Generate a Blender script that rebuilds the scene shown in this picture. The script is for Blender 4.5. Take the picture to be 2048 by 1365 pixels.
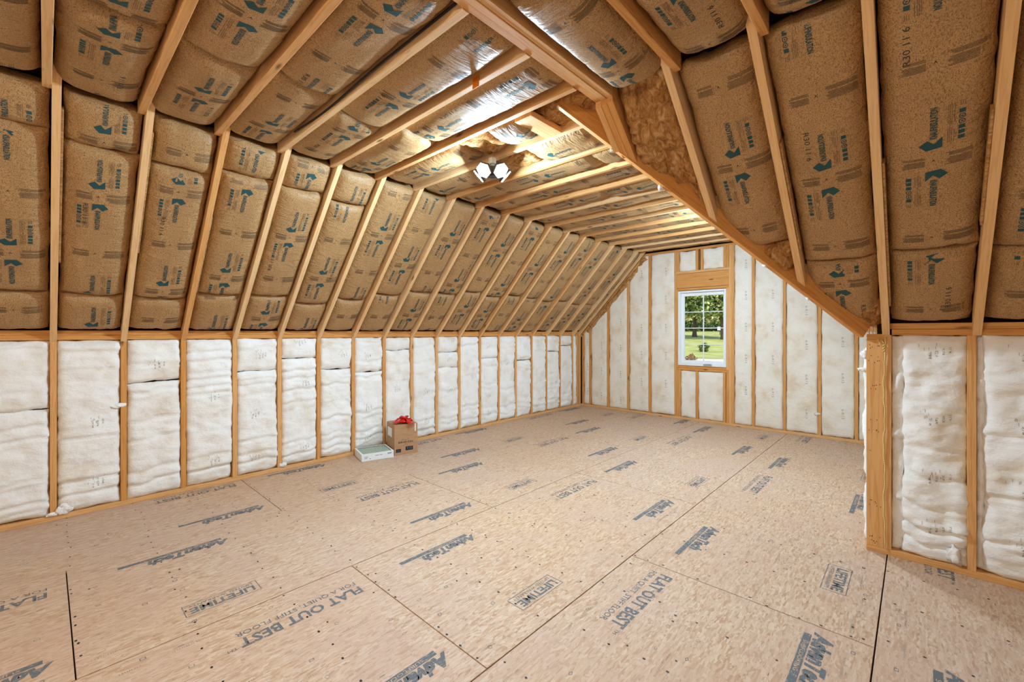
import bpy, math, random
import numpy as np
from mathutils import Matrix, Vector

for o in list(bpy.data.objects):
    bpy.data.objects.remove(o, do_unlink=True)
scene = bpy.context.scene
C = scene.collection
random.seed(7)
rng = np.random.default_rng(11)

# ------------------------------------------------------------------ key dimensions (metres)
EYE = 1.4515
YAW = 0.7492
FPX, HORIZON = 870.0, 664.9
XL, YF, YR, XC = -4.866, 7.236, 3.741, -0.246     # left wall, far gable wall, right wall, inner corner
ZC = 2.824                                        # underside of ceiling joists
XLJ, YRJ = -3.509, 2.216                          # where slopes meet the flat ceiling (left / right)
ZL0, ZR0 = 1.375, 1.435                           # underside of rafters at the wall faces
XWJ = -1.60                                       # far wing: right slope meets the flat ceiling
BAY = 0.4064
T = 0.038
YB, XE = -2.0, 2.45                               # back wall, side wall (behind the camera)

# ------------------------------------------------------------------ camera
cam_d = bpy.data.cameras.new('camera'); cam = bpy.data.objects.new('camera', cam_d); C.objects.link(cam)
cam.location = (0, 0, EYE); cam.rotation_euler = (math.pi/2, 0, YAW)
cam_d.sensor_width = 36; cam_d.lens = FPX/2048*36
cam_d.shift_y = (HORIZON-682.5)/2048
cam_d.clip_start = 0.05; cam_d.clip_end = 1000
scene.camera = cam

# ------------------------------------------------------------------ world, sun, exposure
world = bpy.data.worlds.new('world'); scene.world = world; world.use_nodes = True
wn = world.node_tree.nodes; wl = world.node_tree.links
wn.clear()
wo = wn.new('ShaderNodeOutputWorld'); wb = wn.new('ShaderNodeBackground'); ws = wn.new('ShaderNodeTexSky')
ws.sky_type = 'NISHITA'; ws.sun_disc = False; ws.sun_elevation = math.radians(48); ws.sun_rotation = math.radians(150)
wb.inputs['Strength'].default_value = 0.26
wl.new(ws.outputs[0], wb.inputs[0]); wl.new(wb.outputs[0], wo.inputs[0])
sd = bpy.data.lights.new('sun', 'SUN'); sd.energy = 3.3; sd.angle = 0.01; sd.color = (1, .95, .86)
sun = bpy.data.objects.new('sun', sd); C.objects.link(sun)
sun.rotation_euler = Vector((-.55, .38, -.74)).to_track_quat('-Z', 'Y').to_euler()
LAMP_STRENGTH = 840.0       # emission of the ceiling lamp's lenses
FILL_STRENGTH = 370.0       # made-up lamp behind the camera, added as warm fill
WING_FILL_STRENGTH = 740.0       # made-up lamp behind the valley rafter, added to brighten the far wing
vs = scene.view_settings
vs.view_transform = 'Standard'; vs.look = 'None'; vs.gamma = 1.0; vs.use_curve_mapping = False
vs.exposure = 0.46
scene.cycles.adaptive_threshold = 0.025; scene.cycles.max_bounces = 8; scene.cycles.diffuse_bounces = 4; scene.cycles.glossy_bounces = 2; scene.cycles.transmission_bounces = 4

# ------------------------------------------------------------------ helpers: colour, nodes
def lin(r, g, b):
    f = lambda c: (c/255/12.92) if c/255 <= .04045 else ((c/255+.055)/1.055)**2.4
    return (f(r), f(g), f(b), 1)

class NT:
    def __init__(s, name, rough=.7, spec=.3):
        s.m = bpy.data.materials.new(name); s.m.use_nodes = True
        s.n = s.m.node_tree.nodes; s.l = s.m.node_tree.links
        s.b = s.n['Principled BSDF']; s.b.inputs['Roughness'].default_value = rough
        s.b.inputs['Specular IOR Level'].default_value = spec
    def new(s, t, **kw):
        x = s.n.new(t)
        for k, v in kw.items(): setattr(x, k, v)
        return x
    def link(s, a, b): s.l.new(a, b)
    def coords(s, scale=(1, 1, 1), rot=(0, 0, 0), rnd=True, kind='Object'):
        tc = s.new('ShaderNodeTexCoord'); v = tc.outputs[kind]
        if rnd:
            oi = s.new('ShaderNodeObjectInfo'); mm = s.new('ShaderNodeMath', operation='MULTIPLY'); mm.inputs[1].default_value = 53.0
            s.link(oi.outputs['Random'], mm.inputs[0])
            ad = s.new('ShaderNodeVectorMath', operation='ADD'); s.link(v, ad.inputs[0]); s.link(mm.outputs[0], ad.inputs[1]); v = ad.outputs[0]
        mp = s.new('ShaderNodeMapping'); mp.inputs['Scale'].default_value = scale; mp.inputs['Rotation'].default_value = rot
        s.link(v, mp.inputs['Vector']); return mp.outputs[0]
    def noise(s, vec, scale=5, detail=3, rough=.55, dist=0):
        x = s.new('ShaderNodeTexNoise'); x.inputs['Scale'].default_value = scale; x.inputs['Detail'].default_value = detail
        x.inputs['Roughness'].default_value = rough; x.inputs['Distortion'].default_value = dist
        s.link(vec, x.inputs['Vector']); return x.outputs['Fac']
    def vor(s, vec, scale=5, feature='F1', out='Distance', rnd=1):
        x = s.new('ShaderNodeTexVoronoi', feature=feature); x.inputs['Scale'].default_value = scale; x.inputs['Randomness'].default_value = rnd
        s.link(vec, x.inputs['Vector']); return x.outputs[out]
    def ramp(s, fac, *stops, interp='LINEAR'):
        x = s.new('ShaderNodeValToRGB'); x.color_ramp.interpolation = interp
        e = x.color_ramp.elements
        while len(e) < len(stops): e.new(.5)
        for el, (p, c) in zip(e, stops): el.position = p; el.color = c if len(c) == 4 else (*c, 1)
        s.link(fac, x.inputs[0]); return x.outputs[0]
    def mix(s, fac, a, b, blend='MIX'):
        x = s.new('ShaderNodeMix', data_type='RGBA', blend_type=blend)
        for sock, v in ((x.inputs['Factor'], fac), (x.inputs['A'], a), (x.inputs['B'], b)):
            if hasattr(v, 'is_output') or isinstance(v, bpy.types.NodeSocket): s.link(v, sock)
            else: sock.default_value = v
        return x.outputs['Result']
    def val(s, color):     # colour -> scalar
        x = s.new('ShaderNodeSeparateColor'); s.link(color, x.inputs[0]); return x.outputs[0]
    def bump(s, h, strength=.3, dist=.01, prev=None):
        x = s.new('ShaderNodeBump'); x.inputs['Strength'].default_value = strength; x.inputs['Distance'].default_value = dist
        s.link(h, x.inputs['Height'])
        if prev: s.link(prev, x.inputs['Normal'])
        s.link(x.outputs[0], s.b.inputs['Normal']); return x.outputs[0]
    def color(s, c):
        if isinstance(c, bpy.types.NodeSocket): s.link(c, s.b.inputs['Base Color'])
        else: s.b.inputs['Base Color'].default_value = c
        return s
W0, B0 = (1, 1, 1, 1), (0, 0, 0, 1)
M = {}

def mat_plain(name, col, rough=.6, spec=.3, metal=0):
    t = NT(name, rough, spec); t.color(col); t.b.inputs['Metallic'].default_value = metal; M[name] = t.m; return t.m

def mat_wood(name, light, dark, orange):
    t = NT(name, .62, .25)
    g = t.noise(t.coords((1.3, 26, 26)), 3.2, 4, .6, .6)
    c = t.ramp(g, (.3, dark), (.55, light), (.8, light))
    oi = t.new('ShaderNodeObjectInfo')
    c = t.mix(t.ramp(oi.outputs['Random'], (.25, B0), (.95, (.75, .75, .75, 1))), c, t.mix(1.0, c, orange, 'MULTIPLY'))
    patch = t.noise(t.coords((1.2, 3, 3)), 1.6, 2)
    c = t.mix(t.ramp(patch, (.45, B0), (.75, (.35, .35, .35, 1))), c, t.mix(1.0, c, orange, 'MULTIPLY'))
    k = t.vor(t.coords((2.4, 9, 9)), 1.0)
    c = t.mix(t.ramp(k, (.05, (.85, .85, .85, 1)), (.13, B0)), c, lin(96, 54, 24))
    t.color(c); t.bump(g, .12, .004); M[name] = t.m
mat_wood('lumber', lin(230, 180, 122), lin(210, 154, 96), (.95, .84, .68, 1))
mat_wood('lumber_pale', lin(240, 202, 152), lin(224, 178, 126), (.95, .85, .72, 1))
mat_wood('lumber_warm', lin(222, 164, 98), lin(202, 138, 74), (.95, .84, .66, 1))

def mat_kraft():
    t = NT('kraft', .52, .40)
    sp = t.noise(t.coords((1, 1.4, 1)), 165, 2, .7)
    c = t.ramp(sp, (.34, lin(116, 80, 47)), (.47, lin(176, 136, 89)), (.62, lin(195, 157, 108)))
    big = t.noise(t.coords((1, 1.6, 1)), 3.5, 2)
    c = t.mix(t.ramp(big, (.35, (.25, .25, .25, 1)), (.65, B0)), c, lin(142, 104, 64))
    t.color(c)
    tc = t.new('ShaderNodeTexCoord'); sx = t.new('ShaderNodeSeparateXYZ'); t.link(tc.outputs['Object'], sx.inputs[0])
    m1 = t.new('ShaderNodeMath', operation='SUBTRACT'); t.link(sx.outputs['Y'], m1.inputs[0]); m1.inputs[1].default_value = .181
    m2 = t.new('ShaderNodeMath', operation='ABSOLUTE'); t.link(m1.outputs[0], m2.inputs[0])
    mr = t.new('ShaderNodeMapRange'); t.link(m2.outputs[0], mr.inputs['Value']); mr.inputs['From Min'].default_value = .05; mr.inputs['From Max'].default_value = .18
    mr.inputs['To Min'].default_value = .28; mr.inputs['To Max'].default_value = 1.0
    w1 = t.noise(t.coords((1.0, .2, 1)), 30, 2, .6, .8)
    mm = t.new('ShaderNodeMath', operation='MULTIPLY'); t.link(w1, mm.inputs[0]); t.link(mr.outputs[0], mm.inputs[1])
    t.bump(mm.outputs[0], .9, .017)
    M['kraft'] = t.m
mat_kraft()

def mat_white():
    for nm, c1, c2, c3, st in (('white_wool', (236, 226, 212), (245, 242, 237), (249, 248, 246), (232, 219, 202)), ('cream_wool', (230, 213, 188), (240, 230, 214), (244, 238, 227), (218, 196, 168))):
        t = NT(nm, .95, .05)
        a = t.noise(t.coords((1, 1, 1)), 4.5, 3, .6)
        c = t.ramp(a, (.30, lin(*c1)), (.44, lin(*c2)), (.60, lin(*c3)))
        f = t.noise(t.coords((1.5, 1.0, 1)), 22, 4, .68)
        c = t.mix(t.ramp(f, (.28, (.35, .35, .35, 1)), (.42, B0)), c, lin(*st))
        t.color(c)
        t.bump(f, .6, .013)
        M[nm] = t.m
    t = NT('brown_wool', .95, .05)
    a = t.noise(t.coords((1, 1.6, 1)), 16, 5, .68, 1.2)
    c = t.ramp(a, (.3, lin(120, 74, 36)), (.5, lin(190, 136, 80)), (.68, lin(222, 180, 130)))
    t.color(c); t.bump(a, .8, .03)
    M['brown_wool'] = t.m
mat_white()

def mat_osb(name, tints, dirt):
    t = NT(name, .62, .25)
    def layer(rot, sc): return t.val(t.vor(t.coords(sc, (0, 0, rot)), 1.0, out='Color'))
    l1 = layer(.10, (120, 20, 1)); l2 = layer(-.75, (105, 19, 1)); l3 = layer(.95, (110, 21, 1))
    msk = t.noise(t.coords((1, .8, 1)), 19, 1)
    g = t.mix(t.ramp(msk, (.57, B0), (.59, W0)), t.mix(t.ramp(msk, (.43, B0), (.45, W0)), l2, l1), l3)
    c = t.ramp(t.val(g), (0, tints[0]), (.3, tints[1]), (.7, tints[2]), (1, tints[3]))
    big = t.noise(t.coords((1, 1, 1)), 2.2, 3)
    c = t.mix(t.ramp(big, (.40, B0), (.68, (.55, .55, .55, 1))), c, tints[4])
    oi = t.new('ShaderNodeObjectInfo'); lg = t.noise(t.coords(rnd=False), .55, 2)
    c = t.mix(t.ramp(lg, (.42, (.6, .6, .6, 1)), (.60, B0)), c, t.mix(1.0, c, tints[5], 'MULTIPLY'))
    c = t.mix(t.ramp(lg, (.50, B0), (.66, (.7, .7, .7, 1))), c, t.mix(1.0, c, tints[6], 'MULTIPLY'))
    slit = t.noise(t.coords((150, 34, 1), (0, 0, .25)), 1.0, 2)
    c = t.mix(t.ramp(slit, (.24, (.75, .75, .75, 1)), (.34, B0)), c, dirt)
    t.color(c); M[name] = t.m
mat_osb('subfloor', [lin(184, 146, 114), lin(199, 166, 137), lin(206, 177, 150), lin(217, 192, 168), lin(200, 168, 149), (.97, .90, .80, 1), (.96, .96, 1.0, 1)], lin(128, 92, 66))
mat_osb('strip_osb', [lin(160, 118, 70), lin(176, 132, 80), lin(196, 152, 98), lin(210, 170, 118), lin(160, 116, 70), (1, 1, 1, 1), (1, 1, 1, 1)], lin(120, 80, 44))

mat_plain('ink_teal', lin(38, 78, 82), .6)
mat_plain('ink_grey', lin(120, 95, 67), .7)
mat_plain('ink_dark', lin(62, 58, 50), .7)
def mat_ink(name, c1, c2, thr):
    t = NT(name, .65, .25); a = t.noise(t.coords((2.2, .5, 1)), 60, 2, .7)
    t.color(t.ramp(a, (thr, lin(*c1)), (thr+.12, lin(*c2)))); M[name] = t.m
mat_ink('ink_floor', (104, 106, 108), (176, 156, 138), .55)
mat_ink('ink_floor_light', (138, 126, 116), (196, 170, 146), .5)
mat_plain('ink_batt', lin(168, 165, 162), .9)
mat_plain('nail', lin(42, 30, 24), .5, .4)
mat_plain('void', lin(66, 44, 28), .95, .0)
mat_plain('vinyl', lin(240, 242, 244), .35, .5)
mat_plain('handle_metal', lin(190, 194, 198), .35, .5)
mat_plain('housing', lin(70, 74, 92), .45, .5)
mat_plain('cable_black', lin(26, 22, 22), .5, .4)
mat_plain('orange_tag', lin(226, 120, 30), .6)
mat_plain('red_bow', lin(214, 30, 22), .35, .5)
mat_plain('white_card', lin(236, 238, 240), .6)
mat_plain('black_label', lin(34, 38, 42), .6)
mat_plain('box_print', lin(74, 54, 40), .7)
mat_plain('filter_green', lin(218, 228, 214), .8)
mat_plain('filter_line', lin(70, 116, 94), .7)
mat_plain('print_blue', lin(120, 134, 150), .7)
mat_plain('mail_white', lin(235, 238, 235), .5)
mat_plain('drive', lin(205, 200, 190), .9)

def mat_misc():
    t = NT('cardboard', .75, .2)
    a = t.noise(t.coords((1, 1, 6)), 9, 3)
    t.color(t.ramp(a, (.3, lin(178, 136, 100)), (.7, lin(192, 152, 116)))); M['cardboard'] = t.m
    t = NT('rope', .8, .2)
    w = t.new('ShaderNodeTexWave'); w.inputs['Scale'].default_value = 60; w.bands_direction = 'DIAGONAL'
    t.link(t.coords(rnd=False), w.inputs['Vector'])
    t.color(t.ramp(w.outputs['Fac'], (.2, lin(206, 164, 88)), (.7, lin(246, 216, 146)))); M['rope'] = t.m
    t = NT('lawn', .95, .1)
    a = t.noise(t.coords(rnd=False), .35, 4); b = t.noise(t.coords(rnd=False), 4, 4, .7)
    c = t.ramp(a, (.3, lin(136, 142, 78)), (.6, lin(176, 176, 108)), (.8, lin(194, 186, 124)))
    t.color(t.mix(t.ramp(b, (.3, (.5, .5, .5, 1)), (.6, B0)), c, lin(128, 140, 66))); M['lawn'] = t.m
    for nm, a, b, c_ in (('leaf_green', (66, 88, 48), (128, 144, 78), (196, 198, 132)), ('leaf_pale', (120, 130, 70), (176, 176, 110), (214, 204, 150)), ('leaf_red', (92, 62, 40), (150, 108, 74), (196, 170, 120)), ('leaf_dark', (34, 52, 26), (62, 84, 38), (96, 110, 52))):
        t = NT(nm, .7, .2)
        gi = t.new('ShaderNodeNewGeometry')
        t.color(t.ramp(gi.outputs['Random Per Island'], (.1, lin(*a)), (.55, lin(*b)), (.95, lin(*c_))))
        M[nm] = t.m
    t = NT('bark', .9, .1)
    t.color(t.ramp(t.noise(t.coords((6, 6, 1)), 3, 4), (.3, lin(58, 48, 40)), (.7, lin(104, 90, 76)))); M['bark'] = t.m
    t = NT('glass', .02, .5); t.b.inputs['Transmission Weight'].default_value = 1.0; t.b.inputs['IOR'].default_value = 1.0
    t.b.inputs['Base Color'].default_value = (.97, .99, .98, 1); M['glass'] = t.m
    for nm, col, st in (('lamp_lens', (.57, .81, 1.0, 1), LAMP_STRENGTH), ('fill_lens_wing', (.60, .82, 1.0, 1), WING_FILL_STRENGTH), ('fill_lens_warm', (1.0, .87, .68, 1), FILL_STRENGTH)):
        t = NT(nm, .3); t.color(lin(240, 240, 240)); t.b.inputs['Emission Color'].default_value = col; t.b.inputs['Emission Strength'].default_value = st; M[nm] = t.m
mat_misc()

# ------------------------------------------------------------------ helpers: meshes and objects
def link(o, parent=None):
    C.objects.link(o)
    if parent is not None: o.parent = parent
    return o
def mesh(verts, faces, mat, smooth=False, name='mesh'):
    me = bpy.data.meshes.new(name)
    me.from_pydata([tuple(map(float, v)) for v in verts], [], [tuple(int(i) for i in f) for f in faces])
    if isinstance(mat, (list, tuple)):
        for k in mat: me.materials.append(M[k])
    else: me.materials.append(M[mat])
    if smooth: me.polygons.foreach_set('use_smooth', [True]*len(me.polygons))
    me.update(); return me
def obj(name, me, parent=None, mw=None):
    o = bpy.data.objects.new(name, me); link(o, parent)
    if mw is not None: o.matrix_local = mw
    return o
def structure(name, me=None):
    o = bpy.data.objects.new(name, me); link(o); o['kind'] = 'structure'; return o
def empty(name, loc, rz=0, label=None, cat=None, group=None):
    o = bpy.data.objects.new(name, None); link(o); o.location = loc; o.rotation_euler = (0, 0, rz); o.empty_display_size = .1
    return tag(o, label, cat, group)
def tag(o, label, cat, group=None):
    if label: o['label'] = label; o['category'] = cat
    if group: o['group'] = group
    return o
def frame(origin, V, N):
    V = Vector(V).normalized(); N = Vector(N).normalized(); U = N.cross(V)
    m = Matrix.Identity(4)
    for i, a in enumerate((V, U, N)):
        for r in range(3): m[r][i] = a[r]
    m.translation = Vector(origin); return m
BOXF = [(0, 3, 2, 1), (4, 5, 6, 7), (0, 1, 5, 4), (1, 2, 6, 5), (2, 3, 7, 6), (3, 0, 4, 7)]
def chamfer_box(x0, x1, y0, y1, z0, z1, c=.002):
    """box with chamfered long edges (along x): 16 verts"""
    prof = [(y0+c, z0), (y1-c, z0), (y1, z0+c), (y1, z1-c), (y1-c, z1), (y0+c, z1), (y0, z1-c), (y0, z0+c)]
    vs_ = [(x0, a, b) for a, b in prof]+[(x1, a, b) for a, b in prof]
    n = 8
    fs = [tuple(reversed(range(n))), tuple(range(n, 2*n))]+[(i, (i+1) % n, (i+1) % n+n, i+n) for i in range(n)]
    return vs_, fs
_lum = {}
def lumber(name, parent, p0, p1, w, d, up=(0, 0, 1), mat='lumber'):
    """board from p0 to p1 (axis at the centre of the section); w = thickness, d = depth along 'up'"""
    p0 = Vector(p0); p1 = Vector(p1); L = (p1-p0).length; X = (p1-p0)/L
    Z = Vector(up); Z = (Z-X*Z.dot(X)).normalized(); Y = Z.cross(X)
    key = (round(L, 3), w, d, mat)
    if key not in _lum:
        _lum[key] = mesh(*chamfer_box(0, L, -w/2, w/2, -d/2, d/2), mat, name='board')
    m = Matrix.Identity(4)
    for i, a in enumerate((X, Y, Z)):
        for r in range(3): m[r][i] = a[r]
    m.translation = p0
    return obj(name, _lum[key], parent, m)
def prism(name, parent, origin, X, Z, poly, w, mat='lumber'):
    """board whose side outline is a polygon in the (X, Z) plane; w = thickness, centred on the plane"""
    X = Vector(X).normalized(); Z = Vector(Z).normalized(); Y = Z.cross(X)
    an = math.atan2(poly[1][1]-poly[0][1], poly[1][0]-poly[0][0]); ca, sa = math.cos(an), math.sin(an)   # local x along the board's lower edge
    X, Z = X*ca+Z*sa, Z*ca-X*sa; poly = [(x*ca+z*sa, z*ca-x*sa) for x, z in poly]
    n = len(poly); vs_ = [(x, -w/2, z) for x, z in poly]+[(x, w/2, z) for x, z in poly]
    fs = [tuple(range(n)), tuple(reversed(range(n, 2*n)))]+[((i+1) % n, i, i+n, (i+1) % n+n) for i in range(n)]
    m = Matrix.Identity(4)
    for i, a in enumerate((X, Y, Z)):
        for r in range(3): m[r][i] = a[r]
    m.translation = Vector(origin)
    return obj(name, mesh(vs_, fs, mat, name='board'), parent, m)
def boxes_mesh(bs, mat):
    vs_, fs = [], []
    for (x0, x1, y0, y1, z0, z1) in bs:
        b = len(vs_); vs_ += [(x0, y0, z0), (x1, y0, z0), (x1, y1, z0), (x0, y1, z0), (x0, y0, z1), (x1, y0, z1), (x1, y1, z1), (x0, y1, z1)]
        fs += [tuple(i+b for i in f) for f in BOXF]
    return mesh(vs_, fs, mat)
def tube_mesh(pts, r, mat, n=8, closed=False):
    pts = [Vector(p) for p in pts]; vs_, fs = [], []
    ref = Vector((0.3, 0.2, 1)).normalized()
    rs = r if hasattr(r, '__len__') else [r]*len(pts)
    for i, p in enumerate(pts):
        t = (pts[min(i+1, len(pts)-1)]-pts[max(i-1, 0)]).normalized()
        a = t.cross(ref)
        if a.length < .05: a = t.cross(Vector((1, 0, 0)))
        a.normalize(); b = t.cross(a)
        for k in range(n):
            an = 2*math.pi*k/n; vs_.append(p+(a*math.cos(an)+b*math.sin(an))*rs[i])
    for i in range(len(pts)-1):
        for k in range(n): fs.append((i*n+k, i*n+(k+1) % n, (i+1)*n+(k+1) % n, (i+1)*n+k))
    fs += [tuple(reversed(range(n))), tuple(range((len(pts)-1)*n, len(pts)*n))]
    return mesh(vs_, fs, mat, True)

# numpy value noise -------------------------------------------------------------
def _h(ix, iy, s):
    v = np.sin(ix*127.1+iy*311.7+s*74.7)*43758.5453
    return v-np.floor(v)
def vnoise(x, y, s=0):
    x = np.asarray(x, float); y = np.asarray(y, float)
    ix, iy = np.floor(x), np.floor(y); fx, fy = x-ix, y-iy
    fx = fx*fx*(3-2*fx); fy = fy*fy*(3-2*fy)
    a, b, c, d = _h(ix, iy, s), _h(ix+1, iy, s), _h(ix, iy+1, s), _h(ix+1, iy+1, s)
    return (a*(1-fx)+b*fx)*(1-fy)+(c*(1-fx)+d*fx)*fy-.5
def fbm(x, y, s=0, o=3):
    r = 0; a = 1.0
    for k in range(o): r = r+a*vnoise(x*2**k, y*2**k, s+k*13); a *= .5
    return r

# text glyph meshes -------------------------------------------------------------
_txt = {}
def text_mesh(body, shear=0.0, bold=0.0, width=None):
    """flat text: (verts Nx2, faces), cap height 1, starting at x=0, baseline y=0"""
    key = (body, shear, bold)
    if key not in _txt:
        cu = bpy.data.curves.new('t', 'FONT'); cu.body = body; cu.shear = shear; cu.offset = bold; cu.resolution_u = 2; cu.fill_mode = 'FRONT'
        o = bpy.data.objects.new('t', cu); C.objects.link(o)
        bpy.context.view_layer.update()
        me = bpy.data.meshes.new_from_object(o.evaluated_get(bpy.context.evaluated_depsgraph_get()))
        v = np.array([p.co[:2] for p in me.vertices]).reshape(-1, 2); f = [tuple(p.vertices) for p in me.polygons]
        bpy.data.objects.remove(o); bpy.data.meshes.remove(me); bpy.data.curves.remove(cu)
        v = v/.69; v[:, 0] -= v[:, 0].min()
        _txt[key] = (v, f)
    return _txt[key]
class Flat:
    """collects flat print shapes in 2D (p along reading direction, q up), one material index each"""
    def __init__(s): s.v, s.f, s.mi = [], [], []
    def add(s, v, f, mi=0):
        b = len(s.v); s.v += [tuple(p) for p in v]; s.f += [tuple(i+b for i in q) for q in f]; s.mi += [mi]*len(f)
    def text(s, body, p, q, height, length=None, mi=0, shear=0., bold=0., rot=0., chop=None):
        v, f = text_mesh(body, shear, bold); v = v.copy()
        sx = (length/v[:, 0].max()) if length else height
        v = np.c_[v[:, 0]*sx, v[:, 1]*height]
        c, n = math.cos(rot), math.sin(rot)
        s.add(np.c_[p+v[:, 0]*c-v[:, 1]*n, q+v[:, 0]*n+v[:, 1]*c], f, mi)
    def rect(s, p0, p1, q0, q1, mi=0, nx=1):
        xs = np.linspace(p0, p1, nx+1)
        v = [(x, q0) for x in xs]+[(x, q1) for x in xs]
        s.add(v, [(i, i+1, i+nx+2, i+nx+1) for i in range(nx)], mi)
    def poly(s, pts, mi=0): s.add(pts, [tuple(range(len(pts)))], mi)
    def ring(s, pts, th, mi=0):
        c = np.mean(pts, 0); inn = [(c[0]+(p[0]-c[0])*(1-th), c[1]+(p[1]-c[1])*(1-th)) for p in pts]; n = len(pts)
        s.add(list(pts)+inn, [(i, (i+1) % n, (i+1) % n+n, i+n) for i in range(n)], mi)
    def circle(s, p, q, r, th=.35, mi=0, n=10): s.ring([(p+r*math.cos(2*math.pi*k/n), q+r*math.sin(2*math.pi*k/n)) for k in range(n)], th, mi)
    def square(s, p, q, a, b, th=.3, mi=0): s.ring([(p-a, q-b), (p+a, q-b), (p+a, q+b), (p-a, q+b)], th, mi)
    def arrays(s): return np.array(s.v, float).reshape(-1, 2), s.f, s.mi
def flat_obj(name, parent, flat, place, mats, mw=None, keep=None):
    v, f, mi = flat.arrays()
    if keep is not None:
        ok = keep(v); sel = [i for i, q in enumerate(f) if all(ok[j] for j in q)]
        f = [f[i] for i in sel]; mi = [mi[i] for i in sel]
        used = sorted({j for q in f for j in q})
        if not used: return None
        rm = {j: k for k, j in enumerate(used)}; v = v[used]; f = [tuple(rm[j] for j in q) for q in f]
    if not f: return None
    me = mesh(place(v), f, mats); me.polygons.foreach_set('material_index', mi); me.update()
    return obj(name, me, parent, mw)

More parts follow.
